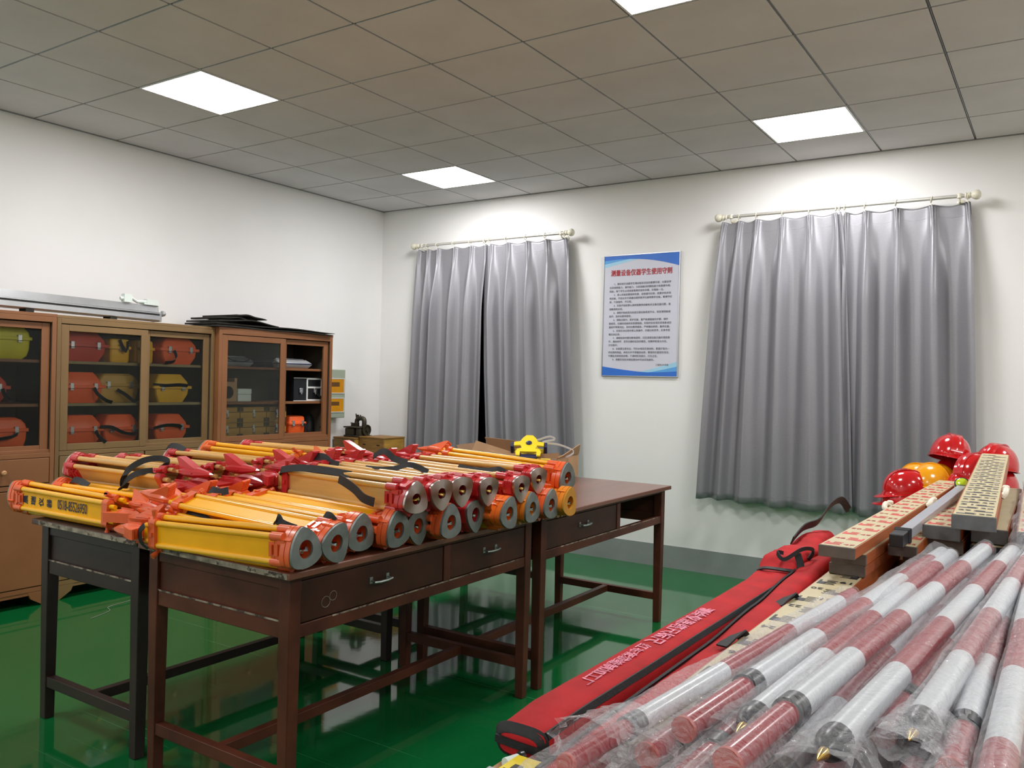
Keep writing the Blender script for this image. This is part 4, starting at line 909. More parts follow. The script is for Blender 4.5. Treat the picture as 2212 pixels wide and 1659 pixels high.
# ------------------------------------------------------------------ open carton with measuring tapes
def carton():
    t = thing('open_carton', 'open brown cardboard carton with torn flaps behind the tripods', 'carton', (2.85, -1.62, .871))
    Tm = Matrix.Translation((2.83, -1.66, .871)) @ Matrix.Rotation(math.radians(8), 4, 'Z'); L, Wd, h, e = .36, .19, .135, .006
    b = MB(); b.box(-L, L, -Wd, -Wd+e, 0, h, T=Tm); b.box(-L, L, Wd-e, Wd, 0, h, T=Tm); b.box(-L, -L+e, -Wd+e, Wd-e, 0, h, T=Tm); b.box(L-e, L, -Wd+e, Wd-e, 0, h+.02, T=Tm); b.box(-L+e, L-e, -Wd+e, Wd-e, 0, e, T=Tm)
    part('carton_body', b, M['card'], t)
    def flap(name, pts, m='card'):
        b = MB(); p = [Tm @ Vector(q) for q in pts]; n = (p[1]-p[0]).cross(p[2]-p[0]).normalized()*.005
        b.loft([p, [q+n for q in p]]); part(name, b, M[m], t)
    def wflap(pts, m='card'):
        b = MB(); p = [Vector(q) for q in pts]; n = (p[1]-p[0]).cross(p[2]-p[0]).normalized()*.005
        b.loft([p, [q+n for q in p]]); part('carton_flap', b, M[m], t)
    wflap([(2.60, -1.865, 1.105), (3.0, -1.835, 1.018), (2.975, -1.89, .925), (2.565, -1.925, .935)])
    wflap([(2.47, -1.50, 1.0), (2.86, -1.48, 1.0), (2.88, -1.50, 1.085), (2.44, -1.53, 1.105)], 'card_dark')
    flap('carton_flap', [(.03, -Wd, h), (L, -Wd, h+.01), (L+.01, -Wd+.004, h+.05), (.06, -Wd-.01, h+.015)])
    flap('carton_flap', [(L, -Wd, h+.02), (L, Wd, h+.02), (L+.02, Wd-.03, h+.09), (L+.012, -Wd+.05, h+.03)])
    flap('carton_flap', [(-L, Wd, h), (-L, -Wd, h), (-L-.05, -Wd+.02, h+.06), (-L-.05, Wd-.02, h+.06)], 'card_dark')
    def reel(cx, cy, cz, rz, tilt, lab):
        t = thing('tape_reel', lab, 'measuring tape', (cx, cy, cz), 'yellow measuring tapes')
        T = Matrix.Translation((cx, cy, cz)) @ Matrix.Rotation(rz, 4, 'Z') @ Matrix.Rotation(tilt, 4, 'X')
        out = [(-.10, .012), (-.06, .02), (-.045, .055), (-.022, .085), (.022, .085), (.045, .055), (.06, .02), (.10, .012), (.10, -.025), (.055, -.02), (.045, -.05), (.075, -.06), (.085, -.085), (.08, -.125), (.055, -.125), (.055, -.085), (-.055, -.085), (-.055, -.125), (-.08, -.125), (-.085, -.085), (-.075, -.06), (-.045, -.05), (-.055, -.02), (-.10, -.025)]
        # y axis of the outline stands up along the frame, thickness along the frame's z
        b = MB(); b.prism(out, .022, .036, T=T); b.prism(out, -.036, -.022, T=T); part('reel_frame', b, M['reel_yellow'], t, bevel=.003)
        b = MB(); b.tube([T @ Vector((-.06, -.108, 0)), T @ Vector((.06, -.108, 0))], .024, 12); part('grip', b, M['reel_navy'], t)
        b = MB(); b.lathe([(.02, .036), (.02, .041), (.012, .043)], 18, T); part('hub_cap', b, M['reel_navy'], t)
        b = MB(); b.lathe([(.042, -.02), (.042, .02)], 24, T); part('tape_coil', b, M['tape'], t)
        for s in (-1, 1):
            b = MB(); b.box(s*.10, s*.122, -.03, .018, -.03, .03, T=T); part('bumper', b, M['reel_navy'], t, bevel=.003)
        return t
    reel(2.985, -1.79, 1.078, .5, .62, 'yellow tape measure frame with navy grip sticking out of carton')
    reel(2.93, -1.60, .955, .4, .2, 'second yellow tape reel lying deeper in the carton')
    b = MB(); b.ribbon(smooth_pts([(2.86, -1.62, 1.09), (2.93, -1.58, 1.115), (3.0, -1.55, 1.14), (3.03, -1.53, 1.12), (2.95, -1.56, 1.098), (3.10, -1.58, 1.09), (3.22, -1.6, 1.055), (3.20, -1.66, 1.02), (3.1, -1.7, 1.0)], 6), .014, .001, (.2, -.4, 1))
    solo('loose_tape', b, M['tape'], 'loose white measuring tape curling above the carton', 'tape', (3.0, -1.58, 1.09), smooth=60)
    b = MB(); b.ribbon(smooth_pts([(2.98, -1.72, 1.02), (3.02, -1.78, 1.03), (3.06, -1.84, 1.012), (3.09, -1.87, .97), (3.11, -1.88, .93)], 6), .014, .001, (1, .3, .1))
    solo('tape_strip', b, M['tape'], 'white tape end hanging over the front of the carton', 'tape', (3.05, -1.8, 1.0), smooth=60)
carton()

# ------------------------------------------------------------------ long work table beside the camera
t = thing('work_table', 'long work table under the red bags and striped poles, bare wood edge', 'table', (5.85, -3.3, 0))
b = MB(); b.box(5.185, 6.55, -5.75, -.95, .842, .870); part('table_top', b, M['tan_wood'], t, bevel=.003)
b = MB(); b.box(5.25, 5.275, -5.6, -1.1, .70, .842); b.box(6.46, 6.485, -5.6, -1.1, .70, .842); b.box(5.275, 6.46, -5.6, -5.575, .70, .842); b.box(5.275, 6.46, -1.125, -1.1, .70, .842); part('apron', b, M['desk'], t)
for x in (5.24, 6.44):
    for y in (-5.61, -3.38, -1.15):
        b = MB(); b.box(x, x+.055, y, y+.055, 0, .842); part('leg', b, M['desk'], t, bevel=.004)

# ------------------------------------------------------------------ red canvas staff bags
def bag_loft(path, n=18, sq=.55):
    """path rows: (x, y, z bottom, width, height, skew)"""
    rings = []
    for k, (x, y, z, wd, h, sk) in enumerate(path):
        r = []
        for i in range(n):
            a = 2*PI*i/n; ca, sa = math.cos(a), math.sin(a)
            px = abs(ca)**sq*(1 if ca > 0 else -1)*wd/2; pz = abs(sa)**sq*(1 if sa > 0 else -1)*h/2
            q = noise.noise((px*30, y*9, pz*30+k))*.004
            r.append((x+px+sk*(pz/h+.5)+q, y, z+h/2+pz+(q if pz > 0 else 0)))
        rings.append(r)
    return rings
def lerp_path(P, n):
    o = []
    for k in range(len(P)-1):
        for i in range(n): s = i/n; s = s*s*(3-2*s); o.append(tuple(a+(c-a)*(i/n if j == 1 else s) for j, (a, c) in enumerate(zip(P[k], P[k+1]))))
    o.append(P[-1]); return o
zt = .8705
t = thing('staff_bag', 'red canvas staff bag with pink lettering, lying along the table edge', 'bag', (5.21, -4.4, zt), 'red canvas bags')
P1 = [(5.205, -5.335, zt+.004, .075, .034, 0), (5.205, -5.325, zt, .10, .050, 0), (5.206, -5.2, zt, .108, .058, 0), (5.208, -4.8, zt, .108, .060, .004), (5.212, -4.3, zt, .108, .060, .004), (5.216, -4.0, zt, .112, .060, .0), (5.22, -3.86, zt, .125, .07, 0),
      (5.225, -3.78, zt, .13, .105, -.01), (5.228, -3.70, zt, .12, .12, .01), (5.228, -3.6, zt, .125, .11, .012), (5.222, -3.45, zt, .10, .125, .01), (5.216, -3.25, zt, .08, .11, 0), (5.214, -3.1, zt, .06, .07, 0)]
b = MB(); b.loft(bag_loft(lerp_path(P1, 8))); part('bag_body', b, M['bag_red'], t, smooth=50)
def path_at(P, y):
    for p, q in zip(P, P[1:]):
        if p[1] <= y <= q[1]:
            k = (y-p[1])/(q[1]-p[1]); k2 = k*k*(3-2*k); return [u+(w_-u)*k2 for u, w_ in zip(p, q)]
def on_side(P, y, deg, off=.003, sq=.55):
    x, _, z, wd, h, sk = path_at(P, y); a = math.radians(deg); ca, sa = math.cos(a), math.sin(a)
    px = abs(ca)**sq*(1 if ca > 0 else -1)*wd/2; pz = abs(sa)**sq*(1 if sa > 0 else -1)*h/2
    return (x+px+sk*(pz/h+.5)+off*ca, y, z+h/2+pz+off*sa)
b = MB(); b.ribbon([on_side(P1, -5.32+.05*i, 33) for i in range(29)], .013, .006, (-.35, 0, 1)); part('zip_band', b, M['webbing'], t)
b = MB(); rg = [[on_side(P1, y, 360*i/24, o_) for i in range(24)] for y, o_ in ((-5.334, .001), (-5.333, .005), (-5.322, .005), (-5.320, .001))]; b.loft(rg, caps=False)
b.ribbon([(5.160, -5.337, zt+.026), (5.20, -5.338, zt+.024), (5.252, -5.337, zt+.022)], .013, .004, (0, 0, 1)); part('end_binding', b, M['webbing'], t, smooth=60)
b = MB()
b.ribbon(smooth_pts([(5.225, -3.80, zt+.112), (5.215, -3.83, zt+.118), (5.24, -3.84, zt+.10), (5.285, -3.80, zt+.132), (5.30, -3.72, zt+.118), (5.29, -3.74, zt+.09)]), .012, .004, (0, .3, 1)); part('grab_handle', b, M['webbing'], t)
b = MB(); b.ribbon(smooth_pts([(5.27, -3.80, zt+.115), (5.285, -3.815, zt+.08), (5.285, -3.84, zt+.05)]), .022, .003, (1, 0, 0)); b.ribbon(smooth_pts([(5.17, -3.88, zt+.066), (5.2, -3.90, zt+.078), (5.25, -3.885, zt+.076), (5.28, -3.86, zt+.07)]), .014, .004, (0, 1, .3)); part('webbing_tab', b, M['webbing'], t)
b = MB(); b.ribbon(smooth_pts([(5.20, -3.6, zt+.12), (5.20, -3.45, zt+.145), (5.215, -3.3, zt+.15), (5.22, -3.15, zt+.19), (5.23, -3.0, zt+.20), (5.24, -2.9, zt+.15)]), .03, .004, (.4, 0, 1)); part('shoulder_strap', b, M['webbing'], t)
org = ROOT[t.name]
from mathutils.bvhtree import BVHTree
body_ob = [c for c in t.children if c.name.startswith('bag_body')][0]
bvh = BVHTree.FromPolygons([tuple(v.co) for v in body_ob.data.vertices], [tuple(p.vertices) for p in body_ob.data.polygons])
def on_bag(y, wd, body, em_h, zz=.0655):
    mw = frame((5.187-org.x, y-org.y, .2), (0, -1, 0), (1, 0, 0))
    o = lettering('printed_text', body, M['ink_pink'], t, mw, size_w=wd, yscale=em_h, smear=.06)
    iv_ = mw.inverted()
    for v in o.data.vertices:                # lay the print on the cloth
        p = mw @ v.co; hit = bvh.ray_cast(Vector((p.x, p.y, .3)), Vector((0, 0, -1)))
        if hit[0] is not None: v.co = iv_ @ Vector((p.x, p.y, hit[0].z+.0022))
on_bag(-4.42, .36, '测绘仪器塔尺标尺', 1.0, .0622); on_bag(-4.80, .30, '红布套袋缝制加工厂', 1.0, .0618)
t = thing('staff_bag', 'second red canvas bag with black zip between first bag and striped poles', 'bag', (5.32, -4.4, zt), 'red canvas bags')
P2 = [(5.322, -5.46, zt, .05, .024, 0), (5.324, -5.44, zt, .07, .036, 0), (5.326, -5.2, zt, .075, .042, 0), (5.326, -4.7, zt, .075, .046, 0), (5.320, -4.3, zt, .075, .060, 0), (5.312, -3.95, zt, .075, .075, 0), (5.31, -3.7, zt, .07, .09, 0), (5.31, -3.3, zt, .06, .08, 0), (5.31, -2.9, zt, .05, .06, 0)]
b = MB(); b.loft(bag_loft(lerp_path(P2, 8))); part('bag_body', b, M['bag_red'], t, smooth=50)
b = MB(); b.ribbon([on_side(P2, -5.42+.06*i, 140) for i in range(27)], .015, .005, (.5, 0, 1)); part('zip_band', b, M['webbing'], t)
b = MB(); rg = [[on_side(P2, y, 360*i/24, o_) for i in range(24)] for y, o_ in ((-5.459, .001), (-5.457, .005), (-5.444, .005), (-5.442, .001))]; b.loft(rg, caps=False); part('end_binding', b, M['webbing'], t, smooth=60)
for y in (-4.66, -4.22):
    b = MB(); b.ribbon(smooth_pts([(5.335, y-.03, zt+.056), (5.345, y, zt+.066), (5.352, y+.045, zt+.07), (5.358, y+.06, zt+.058)]), .03, .004, (.7, .5, .3)); part('webbing_tab', b, M['webbing'], t)

# ------------------------------------------------------------------ levelling staffs
def staff(p, q, wd, th, label, cols=None, start=0, step=1, ink='ink_red', end='staff_end', flip=False, small=False, handles=(), face='staff_face', digits=2):
    """box staff from near end p to far end q (centres of the top face)"""
    p, q = Vector(p), Vector(q); L = (q-p).length; Y = (q-p).normalized(); X = Y.cross(Vector((0, 0, 1))).normalized(); Z = X.cross(Y)
    mw = Matrix(((X.x, Y.x, Z.x, p.x), (X.y, Y.y, Z.y, p.y), (X.z, Y.z, Z.z, p.z), (0, 0, 0, 1)))
    t = thing('levelling_staff', label, 'levelling staff', group='levelling staffs on the table', mw=mw); h = wd/2
    b = MB(); b.box(-h, h, .012, L, -th, -.002); link('staff_body', b.mesh('staff_body', M['staff_side'], 0), t)
    b = MB(); b.box(-h+.004, h-.004, .004, L-.002, -.002, 0); link('staff_face', b.mesh('staff_face', M[face], 0), t)
    b = MB(); b.box(-h-.001, h+.001, 0, .012, -th-.001, -.001); bev(link('end_cap', b.mesh('end_cap', M[end], 0), t), .002)
    if cols:
        b = MB(); n = int(L/(.1*cols)); e = .0006
        for i in range(n):                    # per decimetre one solid block with a comb of lines, alternating sides
            y0 = .02+i*.1*cols; s = 1 if (i % 2) ^ flip else -1
            if y0+.1*cols > L: break
            def bar(xa, xb, ya, yb): b.box(s*xa*h, s*xb*h, y0+ya*cols, y0+yb*cols, 0, e)
            bar(.42, .82, .002, .030)
            for q_ in range(5): bar(.0 if q_ % 2 else -.08, .44, .004+q_*.0105, .009+q_*.0105)
            if not small: bar(.70, .82, .030, .05)
        link('graduation_print', b.mesh('graduation_print', M[ink], 0), t)
        for i in range(min(n, 26)):
            y0 = .02+i*.1*cols
            if y0+.09*cols > L: break
            s = 1 if (i % 2) ^ flip else -1; nstr = ('%d' % (start+i*step)).zfill(digits)
            o = (-s*h*.5-h*.3, y0+.012*cols, .0007)
            fr = frame(o, (1, 0, 0), (0, 1, 0)) if not small or True else None
            if flip: fr = frame((o[0]+h*.60, o[1]+.045*cols, .0007), (-1, 0, 0), (0, -1, 0))
            lettering('number', nstr, M[ink], t, fr, size_w=h*.6, yscale=.95 if not small else .7, smear=.03)
    for y, s in handles:
        b = MB(); b.tube(smooth_pts([(s*(h+.001), y-.045, -th*.4), (s*(h+.012), y-.035, -.002), (s*(h+.014), y, .008), (s*(h+.012), y+.035, -.002), (s*(h+.001), y+.045, -th*.4)]), .011, 10)
        b.lathe([(.010, 0), (.013, .004), (.013, .016), (.008, .02)], 12, Matrix.Translation((s*(h+.012), y+.075, -.006)))
        link('carry_handle', b.mesh('carry_handle', M['ivory'], 50), t)
    return t
staff((5.412, -5.30, .932), (5.405, -3.05, .932), .112, .058, 'black numbered cream staff lying flat next to second red bag', cols=1.22, start=30, step=-1, ink='ink_black', flip=True)
staff((5.415, -3.775, .9685), (5.47, -1.60, .9685), .106, .034, 'bottom staff of the stack of three by the bag', end='staff_end')
staff((5.418, -3.775, 1.0045), (5.475, -1.62, 1.0045), .104, .034, 'middle staff of the stack of three by the bag')
staff((5.4065, -3.888, 1.041), (5.473, -1.585, 1.046), .104, .035, 'red numbered staff on top of stack of three, number 47 at its end', cols=1.1, start=47, ink='ink_red', handles=((1.05, -1), (1.3, 1)))
staff((5.532, -3.50, 1.000), (5.578, -1.52, 1.055), .088, .036, 'red numbered staff under the aluminium level bar', cols=1.1, start=52, ink='ink_red', handles=((.95, 1), (1.45, 1)))
staff((5.565, -3.36, .955), (5.60, -1.5, .975), .10, .04, 'low orange sided staff beneath level bar', cols=1.1, start=49, ink='ink_red')
staff((5.625, -3.30, 1.050), (5.655, -1.6, 1.062), .116, .048, 'red numbered staff with pale metal end under the black numbered one', cols=1.1, start=59, ink='ink_red', end='staff_end_grey')
staff((5.635, -3.27, .999), (5.67, -1.6, 1.0), .11, .045, 'plain staff directly below the pale ended one', end='staff_end')
staff((5.64, -3.25, .952), (5.67, -1.6, .952), .11, .080, 'lowest staff of the second stack')
staff((5.727, -3.355, 1.103), (5.668, -1.38, 1.188), .131, .050, 'wide black numbered staff on top of the heap, tilted up on helmets', cols=.62, start=28, ink='ink_faded', end='staff_end_grey', small=True, handles=((.62, 1),))
staff((5.765, -3.22, 1.045), (5.75, -1.7, 1.045), .11, .05, 'plain staff under the wide tilted one', end='staff_end_grey')
staff((5.765, -3.25, .99), (5.76, -1.7, .99), .11, .118, 'thick bottom staff under the wide tilted one', end='black_plastic')
wrapped = staff((5.905, -3.32, 1.06), (5.87, -1.7, 1.085), .11, .05, 'staff in clear plastic bag at table side beyond striped poles', cols=1.1, start=31, ink='ink_red', end='staff_end_grey')
staff((5.90, -3.28, 1.0), (5.88, -1.7, 1.0), .11, .128, 'block of staff under the plastic wrapped one', end='staff_end')

# aluminium level bar with a round bubble
p, q = Vector((5.535, -3.535, 1.055)), Vector((5.598, -2.32, 1.098)); Y = (q-p).normalized(); X = Y.cross(Vector((0, 0, 1))).normalized(); Z = X.cross(Y)
mw = Matrix(((X.x, Y.x, Z.x, p.x), (X.y, Y.y, Z.y, p.y), (X.z, Y.z, Z.z, p.z), (0, 0, 0, 1)))
t = thing('level_bar', 'slim aluminium bar with black plastic end cap among the staffs', 'level bar', mw=mw); L = (q-p).length
b = MB(); b.box(-.019, .019, .03, L, -.034, 0); bev(link('bar_tube', b.mesh('bar_tube', M['bar_grey'], 0), t), .003)
b = MB(); b.box(-.024, .024, .0, .03, -.040, .005); b.box(-.026, .026, .008, .014, -.042, .007); b.box(-.026, .026, .02, .026, -.042, .007); b.box(-.021, .021, -.085, 0, -.040, .002); bev(link('end_plug', b.mesh('end_plug', M['black_plastic'], 0), t), .004)
b = MB(); b.box(-.02, .02, L, L+.03, -.034, .001); bev(link('far_plug', b.mesh('far_plug', M['black_plastic'], 0), t), .003)
t = thing('bubble_level', 'round green bubble vial at the end of the grey bar', 'spirit level', (5.594, -2.27, 1.098))
BT = Matrix.Translation((5.594, -2.27, 1.098)) @ Matrix.Rotation(.9, 4, 'X')
b = MB(); b.box(-.03, .03, -.05, .035, -.012, -.004, T=BT); b.box(-.012, .012, -.06, -.03, -.03, -.004, T=BT); part('base_plate', b, M['staff_face'], t, bevel=.002)
b = MB(); b.lathe([(.028, -.004), (.031, 0), (.031, .012), (.026, .014)], 24, BT); part('vial_ring', b, M['webbing'], t)
b = MB(); b.lathe([(.025, .0), (.025, .0145), (.019, .018), (.006, .02)], 24, BT); part('vial', b, M['vial'], t)

# ------------------------------------------------------------------ red and white range poles in plastic sleeves
def sleeve(root, p, q, r, seed, fl=.09, milky=False, over=.10):
    """loose crumpled polythene sleeve round a pole from p (near) to q (far), flaring past p"""
    p, q = Vector(p), Vector(q); d = (q-p).normalized(); L = (q-p).length; up = Vector((0, 0, 1)); sd = d.cross(up).normalized(); up = sd.cross(d)
    rings = []; n = 22; m = int(L/.022); rn = random.Random(seed)
    ph = rn.uniform(0, 9)
    for k in range(m+1):
        s = k/m*(L+over)-over; c = p+d*s; ring = []
        flare = max(0, 1-(s+over)/(over*1.6)); loose = .0045+.004*noise.noise((s*3, seed, 1.5)) + flare*.012
        for i in range(n):
            a = 2*PI*i/n
            w1 = noise.noise((math.cos(a)*1.2+seed, math.sin(a)*1.2, s*4)); w2 = noise.noise((math.cos(a)*3+seed*2, math.sin(a)*3, s*(9+22*abs(math.sin(s*5+seed)))))
            rr = r + loose*(1+w1*.9) + .0024*w2 + flare*.016*w2
            fin = math.exp(-((((a-ph+PI) % (2*PI))-PI)/.30)**2)*(.020+.010*w1)      # welded seam fin
            squash = 1-flare*.45
            v = sd*math.cos(a)*(rr+fin) + up*math.sin(a)*(rr+fin*.4)*squash
            ring.append(c+v)
        rings.append(ring)
    b = MB(); b.loft(rings, caps=False)
    return part('plastic_sleeve', b, M['film_milky' if milky else 'film'], root, smooth=60)
def pole(p, q, label, tip='cone', first='white', r=.0235, bl=.40, off=.0, slv=True, milky=False, seed=1, tiplen=.17):
    p, q = Vector(p), Vector(q); d = (q-p).normalized(); L = (q-p).length
    t = thing('range_pole', label, 'range pole', tuple(p), 'striped range poles in plastic')
    body0 = 0 if tip == 'plain' else (.0 if tip == 'cone' else tiplen)
    cuts = [body0]; x = body0+bl-off
    while x < L: cuts.append(x); x += bl
    cuts.append(L); pts = []; mis = []; c = 0 if first == 'white' else 1
    for k in range(len(cuts)-1):
        pts += [p+d*(cuts[k]+.0001), p+d*(cuts[k+1]-.0001)]; mis += [c, c]; c = 1-c
    b = MB(); b.tube(pts, r, 20, mis=mis[:-1]); part('pole_tube', b, [M['pole_white'], M['pole_red']], t, smooth=60)
    if tip == 'cone':                       # black ferrule with a brass point
        b = MB(); b.tube([p+d*.02, p-d*.005, p-d*.028, p-d*.040], [r*1.06, r*1.06, r*.8, r*.42], 18); part('ferrule', b, M['black_plastic'], t)
        b = MB(); b.tube([p-d*.038, p-d*.05, p-d*.072], [r*.38, r*.36, r*.05], 12); part('brass_point', b, M['brass'], t)
    elif tip == 'red':                      # black collar and a thinner red end section
        b = MB(); b.tube([p+d*(tiplen+.012), p+d*(tiplen-.03)], r*1.08, 18); part('collar', b, M['black_plastic'], t)
        b = MB(); b.tube([p+d*(tiplen-.03), p+d*.004], r*.88, 18); part('red_section', b, M['pole_red'], t)
        b = MB(); b.tube([p+d*.006, p-d*.002], r*.89, 18); part('end_disc', b, M['pole_tip_red'], t)
    if slv: sleeve(t, p-d*.01, q, r*1.02, seed, milky=milky)
    return t
pole((5.369, -5.46, .951), (5.495, -4.10, .951), 'striped pole closest to the red bags, lying on the flat staff', 'red', 'white', off=.02, tiplen=.20, bl=.36, seed=2, r=.0185)
pole((5.442, -5.335, .938), (5.553, -3.9, .934), 'striped pole with red end tucked between the first two upper poles', 'red', 'white', off=.1, tiplen=.25, bl=.36, seed=1)
pole((5.478, -5.275, .968), (5.640, -3.40, .972), 'striped pole with black collar and red end, second from the bags', 'red', 'white', tiplen=.27, bl=.36, seed=3)
pole((5.555, -5.165, .968), (5.668, -3.42, .972), 'striped pole with black ferrule and brass point, third from the bags', 'cone', 'white', bl=.37, off=-.02, seed=4)
pole((5.600, -5.425, 1.003), (5.766, -3.385, 1.002), 'striped pole with wide black collar and red end, middle of bundle', 'red', 'white', tiplen=.255, bl=.36, off=.04, seed=5)
pole((5.704, -5.270, 1.003), (5.842, -3.38, 1.0), 'striped pole with brass point in the middle of the bundle', 'cone', 'white', bl=.40, off=.02, seed=6)
pole((5.742, -5.10, .966), (5.815, -3.42, .97), 'striped pole low between two brass pointed poles', 'red', 'red', tiplen=.2, bl=.38, seed=7)
pole((5.797, -5.120, 1.003), (5.895, -3.40, 1.002), 'striped pole with brass point in very loose sleeve', 'cone', 'white', bl=.40, off=.02, seed=8, milky=True)
pole((5.850, -5.215, .980), (5.862, -3.5, .968), 'striped pole with red end under the loose sleeve, table middle side', 'red', 'white', tiplen=.2, bl=.38, seed=9, milky=True)
pole((5.905, -5.740, 1.003), (5.915, -3.45, 1.002), 'striped pole farthest from the bags, upper side', 'plain', 'white', bl=.38, off=.18, seed=10, milky=True)
pole((5.940, -5.03, .968), (5.95, -3.5, .968), 'striped pole with black collar at the far side of bundle', 'red', 'white', tiplen=.2, bl=.38, seed=11)
lowlab = ['under the first collared pole', 'under the brass pointed third pole', 'under the middle collared pole', 'under the middle brass pointed pole', 'under the very loose sleeve', 'under the far side poles']
for k, (x, y0, tp) in enumerate(((5.495, -5.42, 'red'), (5.545, -5.30, 'cone'), (5.60, -5.36, 'cone'), (5.66, -5.33, 'red'), (5.72, -5.22, 'cone'), (5.775, -5.30, 'red'), (5.83, -5.20, 'cone'), (5.885, -5.33, 'red'), (5.94, -5.25, 'cone'))):
    lab = ['bottom layer striped pole beside the flat cream staff', 'bottom layer striped pole, second from the flat staff', 'bottom layer striped pole, third from the flat staff', 'bottom layer striped pole, fourth from the flat staff', 'bottom layer striped pole, fifth from the flat staff',
           'bottom layer striped pole, sixth from the flat staff', 'bottom layer striped pole, seventh from the flat staff', 'bottom layer striped pole, eighth from the flat staff', 'bottom layer striped pole, last from the flat staff'][k]
    pole((x, y0, .8955), (x+.06, -3.45, .8955), lab, tp, 'red' if k % 2 else 'white', bl=.4, off=.1*k % .3, seed=20+k, slv=k in (0, 3, 5, 7), milky=True)
for k, (x, y0, tp) in enumerate(((5.515, -5.40, 'red'), (5.63, -5.27, 'cone'), (5.68, -5.31, 'red'), (5.79, -5.26, 'red'), (5.90, -5.12, 'cone'))):
    pole((x, y0, .934), (x+.06, -3.48, .934), ['second layer striped pole beneath the first collared pole', 'second layer striped pole beneath the third pole', 'second layer striped pole below middle collared pole', 'second layer striped pole below the loose sleeve', 'second layer striped pole at the far side of bundle'][k],
         tp, 'white' if k % 2 else 'red', bl=.4, off=.07*k, seed=40+k, slv=k in (0, 2, 3), milky=True)
# crumpled open bag mouths at the near ends
def crumple(c, ax, r0, L, seed, label):
    d = Vector(ax).normalized(); sd = d.cross(Vector((0, 0, 1))).normalized(); up = sd.cross(d); c = Vector(c); rings = []; n = 40
    for k in range(19):
        s = k/18; ring = []
        for i in range(n):
            a = 2*PI*i/n
            w = noise.noise((math.cos(a)*2.1+seed, math.sin(a)*2.1, s*3.1)); w2 = noise.noise((math.cos(a)*6+seed, math.sin(a)*6, s*7))
            rr = r0*(1+.55*s)*(1+.35*w*s+.14*w2*(.3+s))
            ring.append(c+d*(L*s*(1+.18*w2))+sd*math.cos(a)*rr+up*math.sin(a)*rr*(.9-.25*s))
        rings.append(ring)
    b = MB(); b.loft(rings, caps=False)
    return solo('plastic_bag', b, M['film_milky'], label, 'plastic bag', tuple(c), 'crumpled plastic bags', smooth=25)
crumple((5.40, -5.29, .962), (-.12, -1, .06), .04, .14, 3.1, 'crumpled clear bag mouth around pole ends next to the red bag')
crumple((5.70, -5.20, .97), (.05, -1, -.05), .05, .13, 7.7, 'crumpled clear bag mouth around middle brass point')
crumple((5.80, -5.06, .975), (-.02, -1, -.1), .055, .16, 5.3, 'crumpled clear bag mouth around the brass point in loose sleeve')
crumple((5.60, -5.22, .93), (-.15, -1, 0), .05, .15, 9.9, 'crumpled clear bag mouth low between red pole ends')
crumple((5.86, -5.12, .95), (0, -1, -.05), .045, .14, 12.9, 'crumpled clear bag mouth at the far side pole ends')
# plastic cover of the wrapped staff
b = MB(); rings = []
for k in range(40):
    y = -3.42+k*.045; ring = []
    for i in range(24):
        a = 2*PI*i/24; ca, sa = math.cos(a), math.sin(a); w_ = noise.noise((ca*2, sa*2, y*7))
        fx = .072+.014*w_; fz = .045+.012*w_; kk = .35 if k == 0 else (.8 if k == 1 else 1)
        ring.append((5.904-.02*k/40+kk*fx*abs(ca)**.6*(1 if ca > 0 else -1), y, 1.035+.025*k/40+kk*fz*abs(sa)**.6*(1 if sa > 0 else -1)))
    rings.append(ring)
b.loft(rings, caps=False)
solo('plastic_cover', b, M['film_milky'], 'clear plastic cover around the wrapped staff', 'plastic bag', (5.904, -2.6, 1.0), 'crumpled plastic bags', smooth=40)

# ------------------------------------------------------------------ safety helmets
def helmet_meshes():
    d = {}; n = 40; rings = []
    for k in range(13):
        s = k/12; a = s*PI/2; ring = []
        for i in range(n):
            q = 2*PI*i/n; cx, cy = math.cos(q), math.sin(q)
            rx, ry = .106, .132
            h = .135*math.sin(a)**.95; c = math.cos(a)**.82 if s < 1 else .02
            crest = .006*math.exp(-(cx*c/.16)**2)*math.sin(min(PI, a*1.7))**2
            ring.append((rx*c*cx, ry*c*cy, .012+h+crest))
        rings.append(ring)
    outer = rings; inner = [[(x*.965, y*.972, z-.004) for x, y, z in r] for r in reversed(rings[:-1])]
    b = MB(); b.loft([inner[-1]] + outer, caps=False); b.f.append(tuple(len(b.v)-n+i for i in range(n))); b.m.append(0)
    o = len(b.v)
    b.loft([[(x*.97, y*.975, z-.003) for x, y, z in r] for r in rings], caps=False)
    d['shell'] = b
    b = MB(); out, inn, o2, i2 = [], [], [], []
    for i in range(n):
        q = 2*PI*i/n; cx, cy = math.cos(q), math.sin(q); pk = max(0, -cy)**2.2
        e = .010+.042*pk; dz = -.012*pk
        out.append(((.106+e*.6)*cx, (.132+e)*cy, .010+dz)); inn.append((.104*cx, .130*cy, .014)); o2.append(((.106+e*.6)*cx, (.132+e)*cy, .007+dz)); i2.append((.104*cx, .130*cy, .008))
    b.loft([inn, out, o2, i2], caps=False); d['brim'] = b
    b = MB(); pts = []
    for k in range(17):
        q = PI*(.06+.88*k/16); pts.append((0, -.129*math.cos(q), .010+.1395*math.sin(q)**.93))
    b.ribbon(pts, .062, .008, (1, 0, 0))
    d['ridge'] = b
    return d
HM = {}
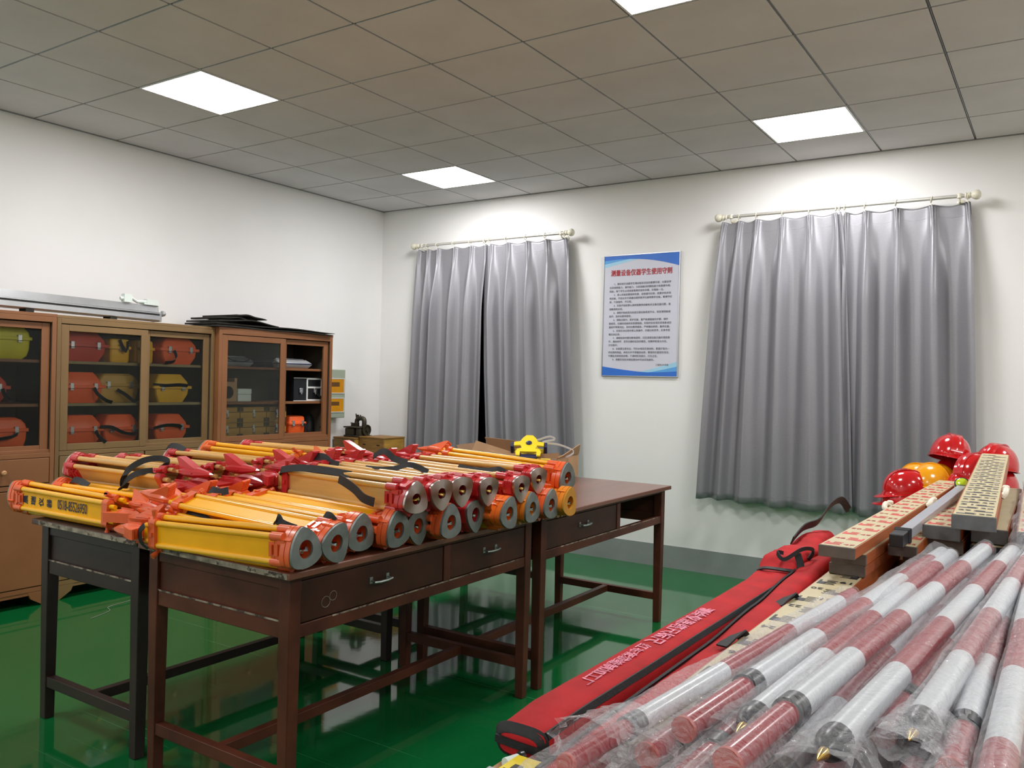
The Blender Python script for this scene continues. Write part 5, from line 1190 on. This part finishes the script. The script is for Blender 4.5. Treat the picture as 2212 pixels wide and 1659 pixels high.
def helmet(c, col, label, rz=0, tilt=(0, 0), sc_=1.0):
    if col not in HM:
        d = helmet_meshes(); HM[col] = {'helmet_shell': d['shell'].mesh('helmet_shell', M[col], 50), 'brim': d['brim'].mesh('brim', M[col], 50), 'crown_ridge': d['ridge'].mesh('crown_ridge', M[col], 60)}
    mw = Matrix.Translation(c) @ Matrix.Rotation(math.radians(tilt[0]), 4, 'X') @ Matrix.Rotation(math.radians(tilt[1]), 4, 'Y') @ Matrix.Rotation(math.radians(rz), 4, 'Z') @ Matrix.Scale(sc_, 4)
    t = thing('safety_helmet', label, 'helmet', group='safety helmets heaped on the table', mw=mw)
    for p, me in HM[col].items(): link(p, me, t)
    return t
helmet((5.430, -1.20, 1.126), 'helmet_red', 'red safety helmet crowning the heap by the curtain', 20, (-12, 8))
helmet((5.432, -1.14, .985), 'helmet_red', 'red helmet nested under the crowning one', 20, (-6, 4))
helmet((5.240, -1.36, .930), 'helmet_red', 'red helmet with its peak over another one at the heap edge', -70, (2, -6), .95)
helmet((5.232, -1.37, .872), 'helmet_red', 'lowest red helmet at the heap edge behind the top staff', -70, (0, 0), .95)
helmet((5.288, -1.24, .952), 'helmet_yellow', 'yellow helmet leaning against the peaked red one', 60, (-4, -3))
helmet((5.362, -1.31, .962), 'helmet_yellow', 'second yellow helmet, closer to the crowning red one', 60, (-6, 6))
helmet((5.345, -1.12, .876), 'helmet_yellow', 'yellow helmet at the bottom of the heap', 60, (0, 0))
helmet((5.662, -1.22, 1.085), 'helmet_red', 'red helmet behind the raised end of the wide staff', -20, (-8, 6))
helmet((5.590, -1.40, 1.040), 'helmet_red', 'red helmet beside the raised end of the wide staff', -40, (-6, -6))
helmet((5.545, -1.42, .945), 'helmet_red', 'red helmet just above the green bubble vial', -30, (-6, -4))
helmet((5.67, -1.22, .96), 'helmet_red', 'red helmet supporting the rear one of the heap', -20, (0, 0))
# ------------------------------------------------------------------ small parts on the near corner of the table
t = thing('meter', 'small yellow and grey instrument peeping out under the red bag end', 'instrument', (5.245, -5.40, .8705))
b = MB(); b.box(5.222, 5.275, -5.43, -5.36, .8705, .892); part('meter_body', b, M['reel_yellow'], t, bevel=.003)
b = MB(); b.box(5.24, 5.256, -5.412, -5.396, .892, .8935); b.box(5.232, 5.252, -5.43, -5.418, .892, .894); part('meter_button', b, M['iron'], t)
b = MB(); b.box(5.275, 5.282, -5.43, -5.36, .8705, .888); part('meter_side', b, M['alu_dull'], t)
t = thing('spool', 'small white and black spool at the near table corner', 'spool', (5.207, -5.375, .8705))
b = MB(); b.tube([(5.213, -5.385, .8815), (5.222, -5.36, .8815)], .0105, 16); part('spool_drum', b, M['foam'], t)
b = MB(); b.tube([(5.223, -5.357, .883), (5.226, -5.35, .883)], .012, 16); part('spool_flange', b, M['black_plastic'], t)
b = MB(); b.box(5.198, 5.222, -5.45, -5.41, .8705, .885); solo('grey_block', b, M['alu_dull'], 'small grey block at the very corner of the table', 'block', (5.21, -5.43, .8705), bevel=.002)
